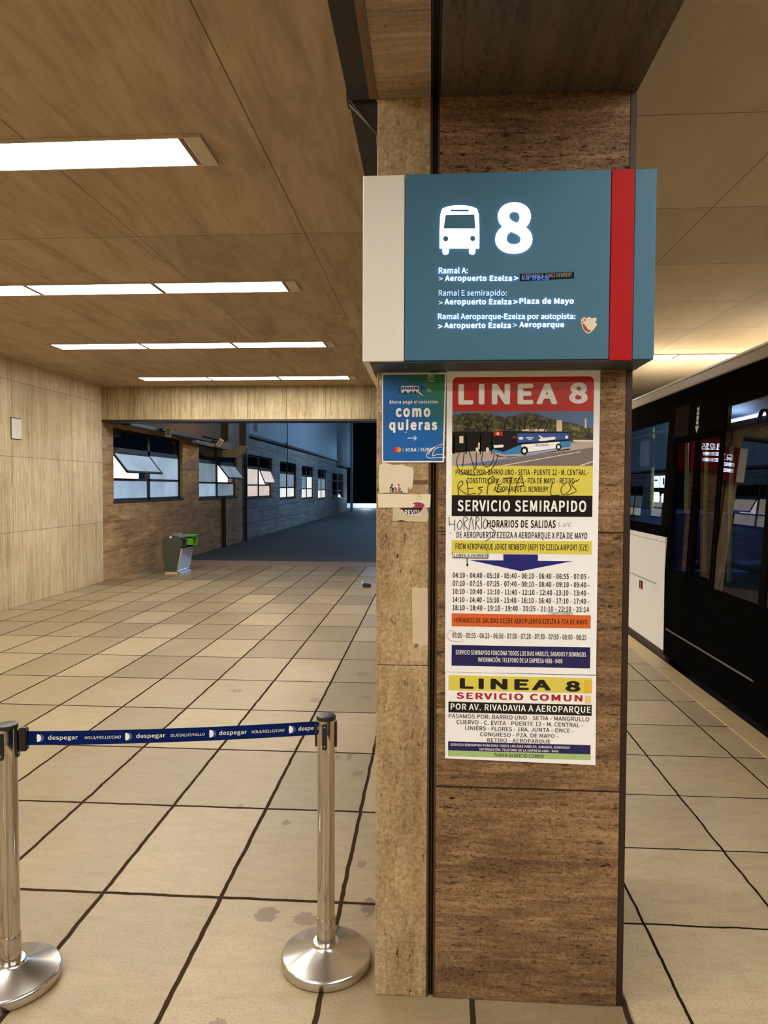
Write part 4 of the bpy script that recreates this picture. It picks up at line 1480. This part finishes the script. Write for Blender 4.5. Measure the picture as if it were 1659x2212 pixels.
belt('barrier_belt', PL, PR, .0445, .0395, .867, .872, 'navy printed barrier belt stretched between the two steel posts', belt_text)
belt('barrier_belt', PX, PL, .0445, .0395, .866, .866, 'navy barrier belt end leaving the hall-side post out of frame', lambda A_, mb, ml, L: (
    [A_.text(mb, 'despegar', (L * f, .0155, L * (f + .07), .0295), .0013, .012) for f in (.1, .38, .66)],
    [A_.text(mb, s_, (L * f, .0195, L * (f + .09), .0290), .0013, .004, 0, 'cap', .2) for f, s_ in ((.2, 'HOLA/HELLO/CIAO'), (.5, 'OLÁ/SALUT/HALLO'), (.88, 'HOLA/HELLO/CIAO'))],
    A_.rect(ml, L * .04, .012, L * .05, .036, .0011)))

# ================================================================== HALL THINGS
# litter bin
bn = thing('litter_bin', (-4.95, 13.5, 0), 'grey-green faceted litter bin with steel front against the yard wall', 'bin')
prof = [(-5.11, .05), (-5.175, .47), (-5.165, .66), (-5.09, .745), (-4.84, .745), (-4.785, .675), (-4.785, .50), (-4.865, .05)]
put('body', MB().prism([(x + (.02 if x < -5 else -.0), 13.20, z) for x, z in prof], [(x, 13.84, z) for x, z in prof]), M_bin, bn)
sl = [(-4.864, .055), (-4.775, .50), (-4.745, .50), (-4.84, .055)]
put('door', MB().prism([(x, 13.21, z) for x, z in sl], [(x, 13.86, z) for x, z in sl]), M_bin_steel, bn, label='sloping steel door')
put('edge_strip', MB().prism([(x, 13.195, z) for x, z in sl], [(x, 13.212, z) for x, z in sl]), M_bin_tan, bn)
put('plinth', MB().prism([(-5.10, 13.19, 0), (-4.845, 13.19, 0), (-4.845, 13.80, 0), (-5.10, 13.80, 0)], [(-5.08, 13.21, .055), (-4.865, 13.21, .055), (-4.865, 13.78, .055), (-5.08, 13.78, .055)]), M_bin_tan, bn)
put('foot_rail', MB().box(-4.85, -4.80, 13.2, 13.82, 0, .05, .008), M_bin_steel, bn)


def hood(m, y0, y1, x1, label):
    b = MB()
    z0, z1, w_ = .515, .70, .025
    for (a, c, d, e) in ((y0, y1, z0, z0 + w_), (y0, y1, z1 - w_, z1), (y0, y0 + w_, z0, z1), (y1 - w_, y1, z0, z1)):
        b.box(-4.80, x1, a, c, d, e)
    h_ = put('hood', b, m, bn, label=label)
    o = put('opening', MB().box(-4.80, -4.782, y0 + w_, y1 - w_, z0 + w_, z1 - w_), M_core, h_)
    o.matrix_parent_inverse = Matrix.Identity(4)


hood(mat('bin_hood_grey', srgb(88, 86, 84), .4), 13.22, 13.50, -4.765, 'grey hood')
hood(M_bin_green, 13.54, 13.84, -4.66, 'leaf green hood')
put('lid_plate', MB().box(-5.05, -4.86, 13.26, 13.48, .745, .752).box(-5.04, -4.88, 13.55, 13.62, .745, .77, .004), M_bin_steel, bn)
put('green_top', MB().box(-4.86, -4.66, 13.54, 13.84, .70, .735, .008), M_bin_green, bn)
put('badge', MB().box(-5.0, -4.955, 13.192, 13.197, .70, .73), M_white_print, bn)

cp = thing('wall_cover_plate', (WX, 9.5, 2.35), 'cream blanking cover plate high on the veined hall wall', 'cover plate')
put('plate', MB().box(WX + .004, WX + .014, 9.385, 9.615, 2.35, 2.63, .003), M_cream, cp)
put('rim', MB().box(WX, WX + .005, 9.373, 9.627, 2.338, 2.642), M_winframe, cp)

fb = thing('floor_bracket', (-1.09, 11.83, 0), 'small metal bracket standing on the floor near the end of the hall', 'bracket')
put('foot', MB().lathe([(0, 0), (.075, 0), (.075, .05), (.065, .055), (.05, .03), (0, .03)], (-1.07, 11.83), 24), M_dark_steel, fb, True)
put('upright', MB().box(-1.155, -1.135, 11.82, 11.84, 0, .12), M_chrome, fb)

# cable tray, floodlights, duct, pipes on the yard wall
tr = thing('cable_tray', (WX + .2, 15, 2.85), 'dark cable tray along the top of the first yard windows', 'cable tray')
put("tray", MB().box(WX + .18, WX + .344, 12.5, 17.7, 2.80, 2.86), M_dark_steel, tr)
put('cable', MB().tube([(WX + .28, 13.3, 2.87), (WX + .34, 13.7, 2.84), (WX + .30, 14.1, 2.89)], .015, 8), M_black, tr)


def flood(y, label, rz):
    r_ = thing('floodlight', (WX + .35, y, 2.82), label, 'floodlight', 'floodlights over the yard windows')
    put('arm', MB().box(WX + .343, WX + .40, y - .02, y + .02, 2.80, 2.83), M_dark_steel, r_)
    b = MB().box(-.06, .06, -.07, .07, -.1, .1, .008)
    bmesh.ops.rotate(b.b, verts=b.b.verts, cent=(0, 0, 0), matrix=Matrix.Rotation(rz, 3, 'Y') @ Matrix.Rotation(.35, 3, 'Z'))
    bmesh.ops.translate(b.b, verts=b.b.verts, vec=(WX + .45, y - .05, 2.80))
    put('housing', b, M_cream, r_)
    b = MB().box(.060, .064, -.05, .05, -.075, .075)
    b.box(-.045, .045, -.0745, -.070, -.075, .075)
    bmesh.ops.rotate(b.b, verts=b.b.verts, cent=(0, 0, 0), matrix=Matrix.Rotation(rz, 3, 'Y') @ Matrix.Rotation(.35, 3, 'Z'))
    bmesh.ops.translate(b.b, verts=b.b.verts, vec=(WX + .45, y - .05, 2.80))
    put('lens', b, mat('floodlight_lens', srgb(150, 140, 120), .3), r_)
    return r_


flood(14.1, 'small pale floodlight over the middle of the first yard window', .1)
flood(17.6, 'small pale floodlight between the first two yard windows', .6)

dc = thing('air_duct', (WX, 19.9, 2.5), 'square air duct leaving the second yard window and turning upward', 'duct')
def duct(pts_in, y0, y1, name, m):
    b = MB()
    for (a0, a1, c0, c1) in pts_in:
        b.prism([(a0[0], y0, a0[1]), (a1[0], y0, a1[1]), (c1[0], y0, c1[1]), (c0[0], y0, c0[1])], [(a0[0], y1, a0[1]), (a1[0], y1, a1[1]), (c1[0], y1, c1[1]), (c0[0], y1, c0[1])])
    bmesh.ops.remove_doubles(b.b, verts=b.b.verts, dist=1e-5)
    return put(name, b, m, dc)
x0, zc, w_, R_ = WX - .1, 2.62, .20, .22
inner, outer = [], []
segs = [((x0, zc - w_ / 2), (x0, zc + w_ / 2), (WX + .28, zc - w_ / 2), (WX + .28, zc + w_ / 2))]
cx_, cz_ = WX + .28, zc + w_ / 2 + .12
prev = ((WX + .28, zc - w_ / 2), (WX + .28, zc + w_ / 2))
for i in range(1, 7):
    a = -PI / 2 + PI / 2 * i / 6
    o_ = (cx_ + (.12 + w_) * math.cos(a), cz_ + (.12 + w_) * math.sin(a))
    i_ = (cx_ + .12 * math.cos(a), cz_ + .12 * math.sin(a))
    segs.append((prev[0], prev[1], o_, i_))
    prev = (o_, i_)
duct(segs, 19.55, 19.85, 'elbow', M_duct)
put('riser', MB().box(cx_ + .12, cx_ + .12 + w_, 19.55, 19.85, cz_, 6.0), M_duct_shaded, dc)

pp = thing('drain_pipe', (WX + .05, 19.3, 0), 'dark drain pipe from below the second yard window to the ground', 'pipe')
put('pipe', MB().tube([(WX + .05, 19.25, 0), (WX + .05, 19.25, 1.40)], .05, 12), M_dark_steel, pp)
pp = thing('wall_pipe', (WX + .08, 21.5, 0), 'thin full-height pipe where brown wall meets grey block wall', 'pipe')
put('pipe', MB().tube([(WX + .06, 21.5, 0), (WX + .06, 21.5, 6.5)], .045, 12), M_dark_steel, pp)
put('clamp', MB().box(WX, WX + .11, 21.44, 21.56, 2.3, 2.36).box(WX, WX + .11, 21.44, 21.56, 1.0, 1.06), M_dark_steel, pp)
pp = thing('hanging_cable', (WX + .4, 27.2, 2.3), 'thin dark cable hanging down before the fourth yard window', 'cable')
put('cable', MB().tube([(WX + .06, 27.6, 6.5), (WX + .12, 27.6, 4.5), (WX + .12, 27.6, 2.2)], .018, 8).tube([(WX + .12, 27.6, 3.4), (WX + .02, 27.6, 3.4)], .02, 8), M_black, pp)
pp = thing('down_pipe', (WX + .1, 47.0, 0), 'pale downpipe at the dark far end of the yard wall', 'pipe')
put('pipe', MB().tube([(WX + .36, 48.2, 0), (WX + .36, 48.2, 7.5)], .09, 12), M_fascia_grey, pp)

# ================================================================== BUS
BX = 2.35
bus = thing('bus', (3.6, 8.5, -0.17), 'dark-glazed city bus with white lower panel parked at the platform', 'bus')
Y0, Y1 = 3.3, 14.4
LEAN = math.tan(math.radians(3.2))


def lean(o, k=LEAN):
    """the side of the bus leans inward above the waist"""
    for v in o.data.vertices:
        if v.co.z > .86:
            v.co.x += k * (v.co.z - .86)
    return o


put('roof', MB().box(BX + .11, BX + 2.39, Y0, Y1, 2.650, 2.765, .02), M_busroof, bus)
put('roof_skin', MB().box(BX + .18, BX + 2.32, Y0 + .2, Y1 - .2, 2.75, 2.785, .015), mat('bus_white_roof', srgb(236, 230, 216), .5), bus)
put('gutter', MB().box(BX + .102, BX + .125, Y0, Y1, 2.756, 2.772), M_buspaint, bus)
put('roof_unit', MB().box(BX + .4, BX + 2.0, 8.2, 9.6, 2.78, 2.90, .06), M_busroof, bus, True, label='low rounded unit on the roof')
lean(put('upper_panel', MB().box(BX, BX + .05, Y0, Y1, 2.375, 2.655, .004), M_busmatt, bus))
lean(put('route_panel', MB().box(BX - .004, BX + .05, 6.03, 7.21, 2.19, 2.50).box(BX - .003, BX + .05, 7.21, 7.40, 1.21, 2.50), M_busmatt, bus))
lean(put('grey_panel', MB().box(BX - .008, BX - .004, 6.84, 7.20, 2.195, 2.495), mat('bus_grey_sticker', srgb(44, 36, 30), .6, spec=0), bus))
put('lower_panel', MB().box(BX, BX + .06, 7.215, Y1, .055, 1.205, .006), M_buspaint, bus, label='white lower side panel')
put('panel_seam', MB().box(BX - .002, BX + .01, 7.45, Y1, .698, .704).box(BX - .002, BX + .01, 7.215, Y1, 1.15, 1.153), M_skirt, bus)
put('skirt', MB().box(BX + .015, BX + .06, 7.20, Y1, -.10, .056), M_skirt, bus)
ml_ = put('marker_lamp', MB().box(BX - .010, BX + .01, 7.93, 8.03, .575, .665, .004), M_black, bus)
o_ = put('lens', MB().box(BX - .013, BX - .009, 7.945, 7.985, .585, .655), M_orange, ml_)
o_.matrix_parent_inverse = Matrix.Identity(4)
put('waist_panel', MB().box(BX, BX + .05, 7.20, Y1, 1.205, 1.31), M_busblack, bus)
put('front_panel', MB().box(BX, BX + .05, Y0, 6.04, .02, .86, .004).box(BX, BX + .05, 6.04, 7.2, .02, .30, .004), M_busblack, bus)
put('trim_strip', MB().tube([(BX - .006, 5.22, .298), (BX - .006, 7.12, .298)], .008, 8), mat('dull_bright_trim', srgb(120, 104, 92), .4, .6), bus)
for (a, b, z0, zm) in ((7.19, 7.212, .02, .86), (7.212, 7.40, 1.21, 1.4), (9.9, 10.0, 1.3, 1.4), (12.2, 12.3, 1.3, 1.4), (5.10, 5.20, .02, .86), (6.02, 6.05, .30, .86)):
    x0_, x1_ = BX + .002, BX + .05
    q4 = lambda z: [(x0_, a, z), (x1_, a, z), (x1_, b, z), (x0_, b, z)]
    pb_ = MB().prism(q4(z0), q4(zm))
    pb_.prism(q4(zm), q4(2.38))
    bmesh.ops.remove_doubles(pb_.b, verts=pb_.b.verts, dist=1e-5)
    lean(put('window_post', pb_, M_busmatt, bus))
for (a, b, z0, z1) in ((7.40, 9.9, 1.31, 2.38), (10.0, 12.2, 1.31, 2.38), (12.3, 14.3, 1.31, 2.38), (5.20, 6.02, .86, 2.38), (3.5, 5.10, .86, 2.38)):
    lean(put('side_window', MB().box(BX + .010, BX + .018, a, b, z0, z1), M_doorglass if a == 5.20 else M_busglass, bus), LEAN if a == 5.20 else LEAN * .9)
for (a, b) in ((6.60, 7.19), (6.05, 6.59)):
    f = MB()
    e = .05
    for (p, q_, z0, z1) in ((a, a + e, .86, 2.19), (b - e, b, .86, 2.19), (a, b, .86, .90), (a, b, 2.13, 2.19), (a, b, .30, .86)):
        f.box(BX + .002, BX + .045, p, q_, z0, z1, .003)
    dr_ = lean(put('door', f, M_busblack, bus))
    g_ = lean(put('glass', MB().box(BX + .050, BX + .056, a + e * .5, b - e * .5, .87, 2.16), M_doorglass, dr_), math.tan(math.radians(1.2)))
    g_.matrix_parent_inverse = Matrix.Identity(4)
    h_ = put('handrail', MB().tube([(BX + .20, a + .12, .9), (BX + .20, a + .12, 2.05)], .016, 10), M_yellow, dr_)
    h_.matrix_parent_inverse = Matrix.Identity(4)
# printed arrow above the door
AB = Art(lambda u, v, d: (BX - .004 - d, 6.67 - u, 2.475 - v * 1.05))
mb = MB()
AB.poly(mb, [(.02, .03), (.05, .05), (.08, .03), (.078, .068), (.022, .068)], .0006)
for i in range(3):
    AB.rect(mb, .022, .075 + i * .04, .078, .108 + i * .04, .0006)
AB.poly(mb, [(.0, .200), (.05, .262), (.1, .200)], .0006)
lean(put('arrow_sticker', mb, M_cream, bus, label='pale downward arrow'))
# cabin
put('cabin_floor', MB().box(BX + .06, BX + 2.4, Y0, Y1, .15, .30), M_busmatt, bus)
put('cabin_far_side', MB().box(BX + 2.42, BX + 2.47, Y0, Y1, -.1, 2.6), M_busmatt, bus)
put('cabin_ends', MB().box(BX + .05, BX + 2.45, Y1 - .05, Y1, -.1, 2.6).box(BX + .05, BX + 2.45, Y0, Y0 + .05, -.1, 2.6), M_busmatt, bus)
put('cabin_ceiling', MB().box(BX + .12, BX + 2.36, Y0, Y1, 2.58, 2.64), M_cabin, bus)
put('cabin_light', MB().box(BX + 1.5, BX + 1.58, 5.3, 6.9, 2.555, 2.575).box(BX + 1.5, BX + 1.58, 8.2, 10.5, 2.555, 2.575), M_cabin_light, bus)
hr = MB()
for (x, y) in ((BX + .36, 5.70), (BX + .6, 8.35), (BX + .6, 9.6)):
    hr.tube([(x, y, .3), (x, y, 2.5)], .02, 10)
hr.tube([(BX + .36, 4.2, 2.44), (BX + .36, 6.05, 2.44)], .017, 10).tube([(BX + .6, 7.3, 2.42), (BX + .6, 11, 2.42)], .017, 10)
put('handrail', hr, M_yellow, bus, True, label='yellow grab rails')
put('grab_handle', MB().box(BX + .31, BX + .41, 5.65, 5.75, 1.30, 1.44, .02), M_orange, bus)
for (x, y) in ((BX + .9, 5.9), (BX + 1.35, 5.9), (BX + .45, 8.0), (BX + .9, 8.0), (BX + .45, 8.9), (BX + .9, 8.9), (BX + 1.6, 8.0), (BX + 1.6, 8.9)):
    s_ = put('seat', MB().box(x - .2, x + .2, y - .2, y + .22, .72, .80, .03).box(x - .2, x + .2, y + .16, y + .24, .78, 1.42, .03), M_seat, bus, True)
# rounded mirror housings seen through the glass
b = MB()
ring = rrect(-.20, -.17, .20, .17, .06)
b.prism([(BX + .10, 8.25 - u, 2.09 - v) for u, v in ring], [(BX + .14, 8.25 - u, 2.09 - v) for u, v in ring])
mh = put('mirror_housing', b, M_black, bus)
b = MB()
ring = rrect(-.175, -.145, .175, .145, .05)
b.prism([(BX + .092, 8.25 - u, 2.09 - v) for u, v in ring], [(BX + .10, 8.25 - u, 2.09 - v) for u, v in ring])
o_ = put('mirror_face', b, mat('dull_mirror_back', srgb(122, 112, 104), .4), mh)
o_.matrix_parent_inverse = Matrix.Identity(4)
b = MB()
n_ = 32
for i in range(n_):
    a0, a1 = 2 * PI * i / n_, 2 * PI * (i + 1) / n_
    b.prism([(BX + .3, 5.85 + .085 * math.cos(a), 2.25 + .085 * math.sin(a)) for a in (a0, a1)] + [(BX + .3, 5.85 + .072 * math.cos(a), 2.25 + .072 * math.sin(a)) for a in (a1, a0)],
            [(BX + .33, 5.85 + .085 * math.cos(a), 2.25 + .085 * math.sin(a)) for a in (a0, a1)] + [(BX + .33, 5.85 + .072 * math.cos(a), 2.25 + .072 * math.sin(a)) for a in (a1, a0)])
put('round_mirror', b, M_black, bus)
put('dash_bar', MB().box(BX + .25, BX + .5, 5.0, 5.95, 2.12, 2.155, .01), M_black, bus)
b = MB()
Ad = Art(lambda u, v, d: (BX + .75 - d, 9.75 - u, 1.86 - v))
Ad.rect(b, .0, .0, .30, .16, .002, .01, .01)
Ad.rect(b, -.33, .0, -.05, .16, .002, .01, .01)
Ad.rect(b, .06, .24, .26, .36, .002, .01, .03)
Ad.rect(b, -.28, .22, -.05, .36, .002, .01, .03)
put('sign_reflection', b, mat('painted_sign_glow', srgb(230, 235, 240), .4, 0, (.8, .9, 1, 1), 0.6), bus, label='glowing white panels put in for a reflected sign')  # reflection of a lit sign, put in as glowing panels inside the bus
b = MB()
Ad.rect(b, .12, .03, .18, .12, .004, .001, .01)
Ad.rect(b, -.24, .05, -.10, .07, .004, .001)
put('reflected_symbol', b, M_black, bus)
for y in (4.3, 12.4):
    b = MB()
    ang = [2 * PI * i / 36 for i in range(36)]
    b.prism([(BX + .05, y + .46 * math.cos(a), .29 + .46 * math.sin(a)) for a in ang], [(BX + .33, y + .46 * math.cos(a), .29 + .46 * math.sin(a)) for a in ang])
    put('wheel', b, M_black, bus)
